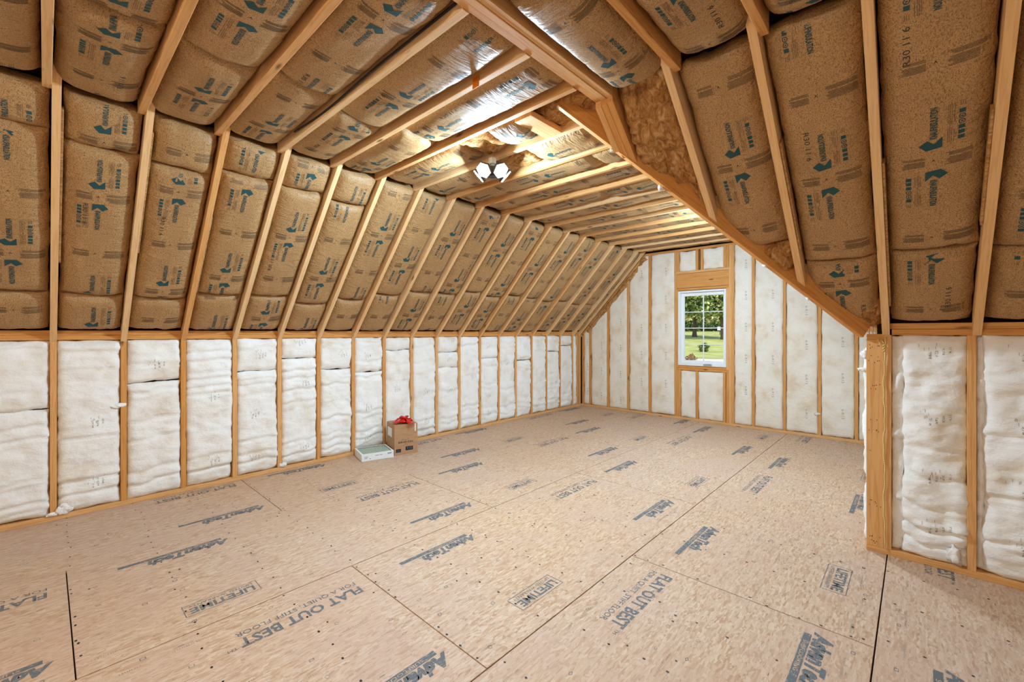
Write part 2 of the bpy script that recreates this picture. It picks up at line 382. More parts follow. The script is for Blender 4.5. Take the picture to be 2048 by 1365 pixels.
# ------------------------------------------------------------------ insulation batts
class Batt:
    """a soft insulation piece in frame fr: x = v (along), y = u (across), z = n (towards the room)"""
    def __init__(s, parent, fr, u0, u1, v0, v1, kind='kraft', crown=0., edge=-.035, step=.022, seed=None, clip=None, name='insulation_batt', mat=None, lump=1.0, creases=()):
        W, L = u1-u0, v1-v0
        sd_ = s.seed = (rng.random()*500) if seed is None else seed
        nu = 18 if step < .03 else 12; nv = max(6, int(L/step))
        a = np.linspace(0, 1, nu+1); uu = .5-.5*np.cos(np.pi*a); uu = .45*uu+.55*a
        a = np.linspace(0, 1, nv+1); ee = .5-.5*np.cos(np.pi*a); k = min(1., .25/max(L, .3)); vv = k*ee+(1-k)*a
        Ug, Vg = np.meshgrid(uu*W, vv, indexing='ij')
        if clip is not None:
            lo = np.array([clip(u0+x)-v0 for x in uu*W]); lo = np.clip(lo, 0, L-.02)
        else: lo = np.zeros(nu+1)
        Vg = lo[:, None]+Vg*(L-lo[:, None])
        du = np.minimum(Ug, W-Ug); dv = np.minimum(Vg-lo[:, None], L-Vg)
        if kind == 'kraft':
            side = 1-np.exp(-du/.026); end = 1-np.exp(-dv/.024)
            arch = 1-np.abs(2*Ug/W-1)**2.2
            n = edge+(crown-edge)*side*(.25+.75*end)*(.8+.2*arch)
            n = n+.010*fbm(Vg*3+sd_, Ug*5, 1)*lump
            cr = np.abs(vnoise(Vg*34+sd_, Ug*5, 3))*2
            n = n-.007*cr*np.exp(-du/.055)*(.4+vnoise(Vg*3.1, Ug*0+sd_, 5)+.5)*lump
            cr2 = np.abs(vnoise(Ug*34+sd_, Vg*6, 8))*2
            n = n-.010*cr2*np.exp(-dv/.06)*lump
            wob = .010*vnoise(Vg*5+sd_, Ug*0, 7)+.008*vnoise(Vg*17+sd_, Ug*0, 9)
        else:
            side = 1-np.exp(-du/.016); end = 1-np.exp(-dv/.022)
            n = edge+(crown-edge)*side*end
            n = n+(.018*fbm(Vg*4+sd_, Ug*6, 1)+.014*fbm(Vg*14+sd_, Ug*10, 2)+.006*vnoise(Vg*42+sd_, Ug*18, 4))*lump
            for (vc, depth) in creases:
                line = vc+.05*vnoise(Ug*9+sd_, Ug*0, 6)+.1*(Ug/W-.5)*vnoise(np.array(sd_), np.array(vc), 3)
                n = n-depth*np.exp(-((Vg-line)/.011)**2)+.45*depth*np.exp(-((Vg-line-.035)/.03)**2)
            wob = .012*vnoise(Vg*7+sd_, Ug*0, 7)+.008*vnoise(Vg*23+sd_, Ug*0, 9)
        s.W, s.L, s.nu, s.nv = W, L, nu, nv
        frac = Ug/W
        Up = Ug+wob*(2*frac-1)**3
        endw = .016*vnoise(Ug*11+sd_, Ug*0, 12)+.008*vnoise(Ug*40+sd_, Ug*0, 14)
        Vp = Vg+endw*np.exp(-dv/.05)
        s.uu = uu*W; s.lo = lo; s.vv = vv; s.n = n
        nn = (nu+1)*(nv+1)
        P = np.stack([Vp, Up, n], -1).reshape(-1, 3)
        idx = np.arange(nn).reshape(nu+1, nv+1)
        F = np.stack([idx[:-1, :-1], idx[:-1, 1:], idx[1:, 1:], idx[1:, :-1]], -1).reshape(-1, 4)[:, ::-1]
        ring = np.concatenate([idx[:, 0], idx[-1, 1:], idx[-2::-1, -1], idx[0, -2:0:-1]])
        base = P[ring].copy(); base[:, 2] = np.minimum(base[:, 2]-.05, -.075 if kind != 'kraft' else -.135)
        nr = len(ring); b = nn+np.arange(nr)
        S = np.stack([ring, b, np.roll(b, -1), np.roll(ring, -1)], -1)
        me = bpy.data.meshes.new('batt')
        allv = np.vstack([P, base]); allf = np.vstack([F, S])
        me.vertices.add(len(allv)); me.vertices.foreach_set('co', allv.ravel())
        me.loops.add(allf.size); me.loops.foreach_set('vertex_index', allf.ravel().astype(np.int32))
        me.polygons.add(len(allf)); me.polygons.foreach_set('loop_start', np.arange(0, allf.size, 4, dtype=np.int32))
        me.polygons.foreach_set('use_smooth', np.ones(len(allf), bool))
        me.materials.append(M[mat or ('kraft' if kind == 'kraft' else 'white_wool')])
        me.update(); me.validate()
        s.o = obj(name, me, parent, fr @ Matrix.Translation((v0, u0, 0)))
    def height(s, v, u):
        u = np.clip(u, 0, s.W); v = np.asarray(v)
        iu = np.clip(np.searchsorted(s.uu, u)-1, 0, s.nu-1); fu = (u-s.uu[iu])/(s.uu[iu+1]-s.uu[iu])
        lo = np.interp(u, s.uu, s.lo); t = np.clip((v-lo)/(s.L-lo), 0, 1)
        iv = np.clip(np.searchsorted(s.vv, t)-1, 0, s.nv-1); fv = (t-s.vv[iv])/(s.vv[iv+1]-s.vv[iv])
        n = s.n
        return (n[iu, iv]*(1-fu)*(1-fv)+n[iu+1, iv]*fu*(1-fv)+n[iu, iv+1]*(1-fu)*fv+n[iu+1, iv+1]*fu*fv)
    def print(s, flat, mats, name='printing', off=.0016):
        def place(v): return np.c_[v[:, 0], v[:, 1], s.height(v[:, 0], v[:, 1])+off]
        def keep(v):
            lo = np.interp(v[:, 1], s.uu, s.lo)
            return (v[:, 0] > lo+.012) & (v[:, 0] < s.L-.012) & (v[:, 1] > .012) & (v[:, 1] < s.W-.012)
        return flat_obj(name, s.o, flat, place, mats, keep=keep)

KM = ['ink_teal', 'ink_grey', 'ink_dark']
def kraft_print(b, phase=None, full=True, code='R30 11 6'):
    """repeat print of the kraft facing: logo with arrow, icons, small-type blocks, inkjet code"""
    F = Flat(); W = b.W; c = W/2+rng.normal()*.006
    period = .92
    ph = rng.random()*period if phase is None else phase
    def pt(v, u, flip, v0): return (v0-v, 2*c-u) if flip else (v0+v, u)
    def logo(v0, flip):
        sg = -1 if flip else 1
        def P(v, u): return (v0+sg*v, c+sg*u)
        F.add([P(.0, -.028), P(.052, -.028), P(.022, .0), P(.045, .022), P(.022, .052), P(-.008, .026)], [(0, 1, 2), (0, 2, 5), (2, 3, 4), (2, 4, 5)] if not flip else [(0, 1, 2), (0, 2, 5), (2, 3, 4), (2, 4, 5)], 0)
        q = Flat()
        q.text('KNAUF', 0, 0, .024, .052, 0, bold=.03); q.text('INSULATION', .054, 0, .024, .096, 0, bold=.03)
        v, f, mi = q.arrays(); F.add([P(.048+a, -.010+d) for a, d in v], f, 0)
        def R(v1, v2, u1, u2, mi): F.add([P(v1, u1), P(v2, u1), P(v2, u2), P(v1, u2)], [(0, 1, 2, 3)], mi)
        for k, uo in enumerate((-.044, -.050, -.056, -.064)):
            a = .015
            while a < .19:
                l = .012+rng.random()*.03
                if abs(a-.085) > .012: R(a, min(a+l, .195), uo-.0012, uo+.0008, 1)
                a += l+.004
        for k in range(6):
            vc = .03+k*.0245
            if k in (3, 4):
                n = 10; q = Flat(); q.circle(0, 0, .0115, .3, 0, n); v, f, mi = q.arrays(); F.add([P(vc+a, -.088+d) for a, d in v], f, 0)
                R(vc-.003, vc+.003, -.091, -.085, 0)
            else:
                R(vc-.009, vc+.009, -.098, -.078, 0)
        for k in range(3): R(.178, .20, -.096+k*.007, -.094+k*.007, 1)
    def block(v0):
        for (uc, w, h) in ((.072, .085, .058), (-.097, .12, .07)):
            rows = int(h/.0065)
            for k in range(rows):
                vv_ = v0-h/2+k*.0065
                if k == rows//2+1: continue
                l = w*(.85+.15*rng.random())
                ns = 6; us_ = [c+uc-w/2+l*j/ns for j in range(ns+1)]
                F.add([(vv_, u) for u in us_]+[(vv_+.0036, u) for u in us_], [(j, j+ns+1, j+ns+2, j+1) for j in range(ns)], 1)
        F.add([(v0-.012, c+.008), (v0+.006, c), (v0-.002, c)], [(0, 1, 2)], 2); F.add([(v0-.012, c-.008), (v0-.002, c), (v0+.006, c)], [(0, 1, 2)], 2)
    k = -1
    while -ph+k*period/2 < b.L+.4:
        v0 = -ph+k*period/2
        if v0 > -.4:
            block(v0)
            if k % 2 == 0: logo(v0+.062, False); logo(v0-.062, True)
        k += 1
    if rng.random() < .55 and b.L > .5:
        q = Flat(); q.text(code, 0, 0, .024, .16, 2)
        v, f, mi = q.arrays(); a0 = .15+rng.random()*max(.05, b.L-.5); u0 = W*(.72 if rng.random() < .5 else .25)
        sg = 1 if rng.random() < .5 else -1
        F.add([(a0+sg*p, u0+sg*q_) for p, q_ in v], f, 2)
    b.print(F, KM)

# =================================================================== SETTING
# ---- floor ------------------------------------------------------------------
floor = structure('floor', boxes_mesh([(XL-.12, XE+.1, YB-.1, YR+.1, -.24, -.0225), (XL-.12, XC+.1, YR+.1, YF+.12, -.24, -.0225)], 'void'))
SEAM = [-5.0, -3.785, -2.57, -1.355, -.14, 1.08, 2.30, 3.52]
START = [1.316, .09, 1.30, .16, 1.85, .4, 1.3]
def floor_print(parent, s0, P, ymax):
    """print of one subfloor panel; reading direction is -y, letter-up is +x"""
    F = Flat()
    def put(sub, y, x, mi=None):
        v, f, m = sub.arrays(); F.add([(x+q, y-p) for p, q in v], f, m[0] if mi is None else mi)
    def adv(y, x):
        q = Flat(); q.text('AdvanTech', 0, 0, .068, .44, 0, shear=.25, bold=.06); put(q, y, x, 0)
        q = Flat(); q.rect(.035, .575, -.044, -.012, 0, 4); put(q, y, x, 0)
        q = Flat(); q.text('SUBFLOORING', .10, -.036, .017, .25, 0); v, f, m = q.arrays()
        F.add([(x+b, y-a) for a, b in v], f, 2)
        q = Flat(); q.text('TM', .44, 0, .012, .016, 0); put(q, y, x, 0)
    adv(P+.79, s0+.235); adv(P+2.38, s0+1.0)
    q = Flat(); q.text('FLAT OUT BEST', 0, 0, .068, .60, 0, bold=.028); q.text('TM', .615, .045, .02, .04, 0); q.text('FOR A QUIET, STIFF FLOOR', .0, -.06, .034, .60, 0, bold=.004)
    put(q, P+2.36, s0+.235, 0)
    q = Flat(); q.text('LIFETIME', .025, .0, .052, .30, 0, bold=.03); q.text('LIMITED WARRANTY', .025, -.034, .022, .30, 0)
    q.rect(0, .35, .067, .071, 0); q.rect(0, .35, -.049, -.045, 0); q.rect(0, .004, -.045, .067, 0); q.rect(.346, .35, -.045, .067, 0)
    put(q, P+.75, s0+1.00, 0)
    # small fastening marks and fine edge print
    for k in range(7):
        xo = (.075, .27, .455, .61, .765, .92, 1.14)[k]
        for j in range(13):
            if rng.random() < .42: continue
            y = P+.1+j*.185+rng.normal()*.02; x = s0+xo+rng.normal()*.012; q = Flat(); a = rng.integers(0, 4)
            if a == 0: q.circle(0, 0, .011, .28, 1)
            elif a == 1: q.square(0, 0, .011, .008, .3, 1)
            elif a == 2: q.ring([(-.014, 0), (0, -.008), (.014, 0), (0, .008)], .35, 1)
            else: q.rect(-.012, .012, -.0015, .0015, 1)
            put(q, y, x, 1 if rng.random() < .5 else 0)
    for xo, dens in ((.10, .8), (.54, .45), (.70, .35), (1.12, .8)):
        y = P+.05
        while y < P+2.35:
            if rng.random() < dens:
                for j in range(rng.integers(8, 22)):
                    F.add([(s0+xo-.006, y), (s0+xo+.006*rng.random(), y), (s0+xo+.006, y+.0022), (s0+xo-.006*rng.random(), y+.0022)], [(0, 1, 2, 3)], 1)
                    y += .006+rng.random()*.006
            y += .03+rng.random()*.3
    lo, hi = max(YB, P+.004), min(ymax, P+2.436)
    keep = lambda v: (v[:, 1] > lo) & (v[:, 1] < hi) & (v[:, 0] > max(s0+.004, XL-.02)) & (v[:, 0] < min(s0+1.211, XE))
    def place(v):
        return np.c_[v[:, 0], v[:, 1], np.zeros(len(v))+.0006]
    o = flat_obj('printing', parent, F, place, ['ink_floor', 'ink_floor_light', 'subfloor'], keep=keep)
    # raise the knocked-out lettering a hair above its bar
    if o:
        me = o.data
        for p in me.polygons:
            if p.material_index == 2:
                for i in p.vertices: me.vertices[i].co.z = .0011
            elif p.material_index == 0: pass
def nails(parent, pts, z=.0012, r=.0054, mat='nail'):
    vs_, fs = [], []
    for (x, y) in pts:
        b = len(vs_); a0 = rng.random()*3; e = 1+rng.random()*.7
        vs_ += [(x+r*e*math.cos(a0+k*math.pi/3), y+r*math.sin(a0+k*math.pi/3), z) for k in range(6)]; fs.append(tuple(range(b, b+6)))
    o = obj('nail_heads', mesh(vs_, fs, mat), parent); o['kind'] = 'stuff'; return o
for r in range(7):
    s0, s1 = SEAM[r], SEAM[r+1]
    ymax = YF+.09 if s1 < XC+.2 else YR+.09
    P = START[r]-2*2.44
    while P < ymax:
        y0, y1 = max(P+.0026, YB-.05), min(P+2.44-.0026, ymax)
        if y1-y0 > .05:
            x0, x1 = max(s0+.003, XL-.09), min(s1-.003, XE+.05)
            bev = .001
            vsx = [(x0, y0, -.0185), (x1, y0, -.0185), (x1, y1, -.0185), (x0, y1, -.0185), (x0, y0, -bev), (x1, y0, -bev), (x1, y1, -bev), (x0, y1, -bev),
                   (x0+bev, y0+bev, 0), (x1-bev, y0+bev, 0), (x1-bev, y1-bev, 0), (x0+bev, y1-bev, 0)]
            fsx = [(0, 3, 2, 1), (0, 1, 5, 4), (1, 2, 6, 5), (2, 3, 7, 6), (3, 0, 4, 7), (4, 5, 9, 8), (5, 6, 10, 9), (6, 7, 11, 10), (7, 4, 8, 11), (8, 9, 10, 11)]
            p = obj('subfloor_panel', mesh(vsx, fsx, 'subfloor'), floor)
            floor_print(p, s0, P, ymax)
            pts = []
            for yj in np.arange(P+.012, P+2.45, .4064):
                yy = min(yj, P+2.428)
                for xn in np.arange(s0+.03, s1, .14 if abs(yj-P) > .1 else .09): pts.append((xn+rng.normal()*.02, yy+rng.normal()*.008))
            for k in range(14): pts.append((s0+rng.random()*1.2, P+rng.random()*2.4))
            pts = [q for q in pts if x0+.01 < q[0] < x1-.01 and y0+.005 < q[1] < y1-.005]
            if pts: nails(p, pts)
        P += 2.44

# ---- left knee wall ----------------------------------------------------------
YS = [.0475+BAY*i for i in range(-5, 18)]            # stud / rafter centres
wall_left = structure('wall_left', boxes_mesh([(XL-.125, XL-.10, YB-.05, YF+.1, -.02, 1.9)], 'void'))
def hplate(name, parent, p0, p1, h, d, mat='lumber'): return lumber(name, parent, p0, p1, d, h, (0, 0, 1), mat)
hplate('bottom_plate', wall_left, (XL-.0445, YB, .019), (XL-.0445, YF, .019), .038, .089)
for k in range(2): hplate('top_plate', wall_left, (XL-.0445-.002*k, YB, 1.409+.038*k), (XL-.0445-.002*k, YF, 1.409+.038*k), .0375, .089, 'lumber_warm')
for y in YS+[7.11, 7.17, 7.216]:
    lumber('stud', wall_left, (XL-.0445, y, .0385), (XL-.0445, y, 1.389), .038, .089, (1, 0, 0), 'lumber' if rng.random() < .6 else 'lumber_warm')
FW_L = frame((XL, 0, 0), (0, 0, 1), (1, 0, 0))         # u = -y
def white_marks(b, rows, uc=.5, txt='R13', n=3):
    F = Flat()
    for v in rows:
        for k in range(n):
            q = Flat(); q.text(txt, 0, 0, .010, .035, 0); vv_, f, mi = q.arrays()
            F.add([(v+k*.012+rng.normal()*.003+p, b.W*uc-.03*k+q_) for p, q_ in vv_], f, 0)
        for j in range(8):
            a = v+.02+rng.random()*.06; u = b.W*uc+rng.normal()*.03
            F.add([(a, u), (a+.018, u), (a+.018, u+.002), (a, u+.002)], [(0, 1, 2, 3)], 0)
    b.print(F, ['ink_batt'], 'stamp')
seams = {4: [.86], 5: [], 6: [1.02], 7: [], 8: [1.06], 9: [1.17], 10: [1.03], 11: [.97], 12: [1.22], 13: [], 14: [1.17, .95], 15: [], 16: [1.05], 17: [], 18: [.98], 19: [], 20: [1.1], 21: [1.2]}
for i in range(len(YS)-1):
    ya, yb = YS[i]+.019, YS[i+1]-.019
    cuts = [.040]+sorted(seams.get(i, []))+[1.385]
    for k in range(len(cuts)-1):
        v0, v1 = cuts[k]+(.003 if k else 0), cuts[k+1]-(-.007 if k == len(cuts)-2 else .002)
        L = v1-v0
        cr = [(L*(.05+.9*rng.random()), .006+.010*rng.random()) for _ in range(int(L*4+rng.random()*1.5))]
        if k == 0: cr += [(.10+.05*rng.random(), .016), (.2+.06*rng.random(), .012)]
        if k == len(cuts)-2 and L > .8: cr += [(L-.12, .012)]
        b = Batt(wall_left, FW_L, -yb-.002, -ya+.002, v0, v1, 'white', crown=.014, edge=-.034, step=.014 if 3 < i < 12 else .022, creases=cr, lump=1.25 if k == 0 else 1.5)
        if rng.random() < .8: white_marks(b, [L*(.25+.5*rng.random())]+([L*.12] if L > .7 else []), .35+.3*rng.random())

Batt(wall_left, FW_L, -7.093, -6.973, .04, 1.39, 'white', crown=.006, edge=-.022, creases=[(.2, .012)])

# ---- left slope ---------------------------------------------------------------
ANG_L = math.atan2(ZC-ZL0, XLJ-XL); LEN_L = math.hypot(ZC-ZL0, XLJ-XL)
VL = (math.cos(ANG_L), 0, math.sin(ANG_L)); NL = (math.sin(ANG_L), 0, -math.cos(ANG_L))
def deck(p, V, U, N, l, w, off, th=.02):
    """roof deck slab behind a slope"""
    p, V, U, N = Vector(p), Vector(V), Vector(U), Vector(N); q = p-N*off; vs_ = []
    for n in (0, -th):
        for a, b in ((0, 0), (l, 0), (l, w), (0, w)): vs_.append(q+V*a+U*b+N*n)
    return mesh(vs_, BOXF, 'void')
ceil_left = structure('ceiling_left', deck((XL-.15, YB-.05, ZL0-.15), VL, (0, 1, 0), NL, LEN_L+.35, YF+.15-YB, .20))
def slope_rafter(parent, y, mat):
    """side outline in (x, z) relative to the wall face"""
    c = math.tan(ANG_L); h = .185/math.cos(ANG_L); x1 = XLJ-XL+.10
    return prism('rafter', parent, (XL, y, ZL0), (1, 0, 0), (0, 0, 1), [(-.004, -.004*c), (x1, x1*c), (x1-.1, x1*c+h*.8), (-.004, h*.75)], T, mat)
for y in YS+[7.17]:
    slope_rafter(ceil_left, y, 'lumber_pale' if rng.random() < .65 else 'lumber')
FS_L = frame((XL, 0, ZL0), VL, NL)
# strips of sheathing offcut nailed along some rafters
for i, (a, l) in {5: (.75, 1.1), 6: (.9, .95), 7: (.55, .75), 8: (.45, .9), 9: (.4, .8)}.items():
    y = YS[i]+.019+.006
    m = FS_L @ Matrix.Translation((a, -y, -.02))
    obj('sheathing_strip', mesh(*chamfer_box(0, l, -.0055, .0055, -.05, .0), 'strip_osb'), ceil_left, m)
up = {3: 1.6, 4: 1.70, 5: 1.66, 6: 1.64, 7: 1.70, 8: 1.69, 9: 1.66}
lowc = {4: .46, 5: .455, 6: .45, 7: .526, 8: .546, 9: .477, 10: .56, 11: .66, 12: .73, 13: .74, 14: .80, 15: .76, 16: .80, 17: .785, 18: .75, 19: .78, 20: .74, 21: .76}
for i in range(len(YS)-1):
    ya, yb = YS[i]+.019, YS[i+1]-.019
    cuts = [.095]+([lowc[i]] if i in lowc else [.4])+([up[i]] if i in up else [])+[LEN_L-.02]
    for k in range(len(cuts)-1):
        ov = .012 if k else 0
        b = Batt(ceil_left, FS_L, -yb+.007, -ya-.007, cuts[k]-ov*.2, cuts[k+1]-.008, 'kraft', crown=-.004+.008*rng.random(), edge=-.07, lump=1.0 if i < 12 else 1.2)
        kraft_print(b)
        if k and i in (12, 13, 14):
            pass
# last narrow strip by the gable with exposed brown wool
b = Batt(ceil_left, FS_L, -YF+.03, -7.17-.019, .12, LEN_L-.02, 'white', crown=-.01, edge=-.04, mat='brown_wool', name='exposed_wool', lump=2.2)
for k in range(2):
    b = Batt(ceil_left, FS_L, -7.17+.019, -YS[-1]-.019, (.12, .44)[k], (.437, LEN_L-.02)[k], 'kraft', crown=-.002, edge=-.05); kraft_print(b)

# ---- flat ceiling ---------------------------------------------------------------
ceiling = structure('ceiling', boxes_mesh([(XLJ-.3, XE+.1, YB-.05, YR-.8, ZC+.21, ZC+.235), (XLJ-.3, XWJ+.35, YR-.8, YF+.12, ZC+.21, ZC+.235)], 'void'))
def joist(p0, p1, mat): return lumber('ceiling_joist', ceiling, p0, p1, T, .184, (0, 0, 1), mat)
XB0 = -1.41                                            # left face of the triple beam
YBE = 2.262                                            # its far end
for k in range(3):
    lumber('beam_ply', ceiling, (XB0+.019+.0385*k, YB, ZC+.095+(.004, 0, .003)[k]), (XB0+.019+.0385*k, YBE, ZC+.095+(.004, 0, .003)[k]), .037, .19, (0, 0, 1), 'lumber' if k else 'lumber_warm')
for y in YS:
    yy = y-.038
    x1 = XB0-.002 if yy < YBE+.05 else XWJ+.02
    joist((XLJ-.06, yy, ZC+.092), (x1, yy, ZC+.092), 'lumber_pale' if rng.random() < .5 else 'lumber')
FC_L = frame((XLJ, 0, ZC), (1, 0, 0), (0, 0, -1))
split = {4: .8, 5: .93, 6: .90, 7: .955, 8: .80, 9: .90, 12: 1.6, 14: 1.2}
for i in range(len(YS)):
    ya = YS[i]-.038+.019; yb = (YS[i+1]-.038-.019) if i+1 < len(YS) else YF-.01
    x1 = (XB0-XLJ-.01) if YS[i] < YBE-.2 else (XWJ-XLJ-.01)
    near_lamp = i in (11,)                              # torn bay beside the lamp: paper missing over part of it
    cuts = [.015]+([split[i]] if i in split else [])+[x1]
    if i in (10, 11): cuts = [.015, 1.0]
    for k in range(len(cuts)-1):
        b = Batt(ceiling, FC_L, -yb+.006, -ya-.006, cuts[k]-(.04 if k == 0 else 0), cuts[k+1]-.008, 'kraft', crown=.012*rng.random()-.004+(-.02 if cuts[k] < .1 and i > 11 else 0), edge=-.075, lump=1.5 if i > 9 else 1.1)
        kraft_print(b)
    if i in (10, 11):
        Batt(ceiling, FC_L, -yb+.01, -ya-.01, 1.0, 1.32, 'white', crown=-.03, edge=-.07, mat='brown_wool', name='exposed_wool', lump=2.4)
        b = Batt(ceiling, FC_L, -yb+.01, -ya-.01, 1.30, 1.62 if i == 10 else x1-.02, 'kraft', crown=.015, edge=-.06, lump=2.5); kraft_print(b)
if True:   # flat blocking where valley, joists and beam meet, and wool around it
    m = frame((-1.92, 2.30, ZC+.02), (1, 0, 0), (0, 0, -1))
    lumber('blocking', ceiling, (-1.86, 2.10, ZC+.022), (-1.86, 2.44, ZC+.022), .14, .038, (0, 0, 1), 'lumber')

# right wing: joists along y
XJ = [-.959+BAY*k for k in range(0, 9)]                 # jack rafter centres
for x in XJ:
    joist((x+.038, YB, ZC+.092), (x+.038, YRJ+.05, ZC+.092), 'lumber_warm' if rng.random() < .7 else 'lumber')
FC_R = frame((0, YRJ, ZC), (0, -1, 0), (0, 0, -1))
bays = [(XB0+.116, XJ[0]+.019)]+[(XJ[k]+.057, XJ[k+1]+.019) for k in range(len(XJ)-1)]
for k, (xa, xb) in enumerate(bays):
    if xa > XE-.1: break
    Lc = YRJ-YB-.02
    cuts = [-.02, (.9, .55, .62, .7, .6)[k % 5], 2.3, Lc]
    for j in range(3):
        b = Batt(ceiling, FC_R, -xb+.008, -xa-.008, cuts[j], cuts[j+1]-.008, 'kraft', crown=.03 if k == 0 else .004, edge=-.075, lump=1.2); kraft_print(b)

# ---- right slope (rises from the right wall towards the camera) --------------------
ANG_R = math.atan2(ZC-ZR0, YR-YRJ); LEN_R = math.hypot(ZC-ZR0, YR-YRJ)
VR = (0, -math.cos(ANG_R), math.sin(ANG_R)); NR = (0, -math.sin(ANG_R), -math.cos(ANG_R))
V0 = Vector((XC, YR, 1.405)); V1 = Vector((XWJ, 2.25, ZC+.005))     # valley line
_d = deck((XWJ, YR+.12, ZR0-.11), VR, (1, 0, 0), NR, LEN_R+.3, XE+.1-XWJ, .20)
ceil_right = structure('ceiling_right', _d)
# the deck only lies on its own side of the valley: cut it along the valley's vertical plane
import bmesh
bm = bmesh.new(); bm.from_mesh(_d)
vd = (V1-V0); nrm = Vector((vd.y, -vd.x, 0)).normalized()
if nrm.x < 0: nrm = -nrm
bmesh.ops.bisect_plane(bm, geom=bm.verts[:]+bm.edges[:]+bm.faces[:], plane_co=V0, plane_no=nrm, clear_inner=True)
bm.to_mesh(_d); bm.free()
def valley_y(x): return YR+(x-XC)/(XWJ-XC)*(2.25-YR)
def valley_s(x):                                          # slope distance at which the valley crosses column x
    return max(0., (YR-valley_y(x))/math.cos(ANG_R)) if x < XC else 0.
tanR = math.tan(ANG_R)
for k, x in enumerate(XJ):
    h = .185/math.cos(ANG_R); a = 0. if x > XC else (YR-valley_y(x))+.004; e = YR-YRJ+.10
    a0 = a-.004 if x > XC else a
    prism('rafter', ceil_right, (x, YR, ZR0), (0, -1, 0), (0, 0, 1), [(a0, a0*tanR), (e, e*tanR), (e-.1, e*tanR+h*.8), (a0, a0*tanR+h*.75)], T, 'lumber_pale')
for k in range(3):                                        # triple jack rafters under the beam's end
    x = XB0+.019+.0385*k; a = (YR-valley_y(x))+.01; e = YR-YBE+.01
    prism('rafter', ceil_right, (x, YR, ZR0+.004*k), (0, -1, 0), (0, 0, 1), [(a, a*tanR), (e, e*tanR), (e, e*tanR+.2), (a, a*tanR+.2)], .0375, 'lumber_warm' if k else 'lumber')
lumber('valley_rafter', ceil_right, V0+Vector((0, 0, .07)), V1+Vector((0, 0, .07))+(V1-V0)*.02, .038, .14, (0, 0, 1), 'lumber_warm')
for k, (a, l) in {1: (.52, .72), 2: (.0, 1.0), 3: (.55, .60)}.items():
    xs = XJ[k]+.019+.006 if k != 3 else XJ[k]-.019-.006
    obj('sheathing_strip', mesh(*chamfer_box(0, l, -.0055, .0055, -.05, .0), 'strip_osb'), ceil_right, frame((0, YR, ZR0), VR, NR) @ Matrix.Translation((a+.25, -xs, -.012)))
FS_R = frame((0, YR, ZR0), VR, NR)
clipf = lambda u: valley_s(-u)+.025
for k in range(0, 8):
    xa, xb = XJ[k]+.019, XJ[k+1]-.019
    if xa > XE-.1: break
    cuts = {0: [.10, LEN_R-.02], 1: [.085, .62, LEN_R-.02], 2: [.085, .62, LEN_R-.02], 3: [.062, .60, LEN_R-.02]}.get(k, [.062, .8, LEN_R-.02])
    if k == 2: cuts = [.062, .64, LEN_R+.0]
    for j in range(len(cuts)-1):
        cl = None
        if k < 2:
            cl = clipf
            if k == 0 and j == 0: cuts[0] = .80
        b = Batt(ceil_right, FS_R, -xb+.009, -xa-.009, cuts[j], cuts[j+1]-.010, 'kraft', crown=-.022, edge=-.09, clip=cl, step=.018, lump=.8, seed=20+k*7+j)
        kraft_print(b, phase={1: .32, 2: .35, 0: .30}.get(k, None) if j == len(cuts)-2 else None)
# exposed brown wool between the triple jacks and the first jack rafter, and by the valley
Batt(ceil_right, FS_R, -(XJ[0]-.019)+.002, -(XB0+.116)-.002, .9, LEN_R+.02, 'white', crown=-.035, edge=-.08, mat='brown_wool', clip=lambda u: valley_s(-u)+.02, name='exposed_wool', lump=3.6, step=.016)
Batt(ceil_right, FS_R, -(XJ[1]-.022), -(XJ[0]+.20), .36, .80, 'white', crown=-.02, edge=-.07, mat='brown_wool', clip=lambda u: valley_s(-u)+.02, name='exposed_wool', lump=3.2, step=.014)
Batt(ceil_right, FS_R, .166, .30, .0, .24, 'white', crown=-.02, edge=-.07, mat='brown_wool', clip=lambda u: valley_s(-u)+.02, name='exposed_wool', lump=3.0, step=.014)
Batt(ceiling, FC_L, -2.60, -2.20, XB0-XLJ-.42, XB0-XLJ+.02, 'white', crown=-.04, edge=-.08, mat='brown_wool', name='exposed_wool', lump=3.0, step=.016)

# ---- far wing: right slope and its knee wall (mostly turned away from the camera) ------
ANG_W = math.atan2(ZC-1.405, XC-XWJ); LEN_W = math.hypot(ZC-1.405, XC-XWJ)
VW = (-math.cos(ANG_W), 0, math.sin(ANG_W)); NW = (-math.sin(ANG_W), 0, -math.cos(ANG_W))
_d = deck((XC+.1, 2.2, 1.405-.10), VW, (0, 1, 0), NW, LEN_W+.3, YF+.1-2.2, .20)
ceil_wing = structure('ceiling_wing', _d)
bm = bmesh.new(); bm.from_mesh(_d)
bmesh.ops.bisect_plane(bm, geom=bm.verts[:]+bm.edges[:]+bm.faces[:], plane_co=V0, plane_no=-nrm, clear_inner=True)
bm.to_mesh(_d); bm.free()
FS_W = frame((XC, 0, 1.405), VW, NW)
def valley_w(y): return max(0., (XC-(XC+(YR-y)/(YR-2.25)*(XWJ-XC)))/math.cos(ANG_W)) if y < YR else 0.
ysw = [y for y in YS if y > 2.3]
for y in ysw+[7.17]:
    c = math.tan(ANG_W); h = .185/math.cos(ANG_W); a = valley_w(y)*math.cos(ANG_W)+.03; e = XC-XWJ+.08
    prism('rafter', ceil_wing, (XC, y, 1.405), (-1, 0, 0), (0, 0, 1), [(a, a*c), (e, e*c), (e-.1, e*c+h*.8), (a, a*c+h*.75)], T, 'lumber')
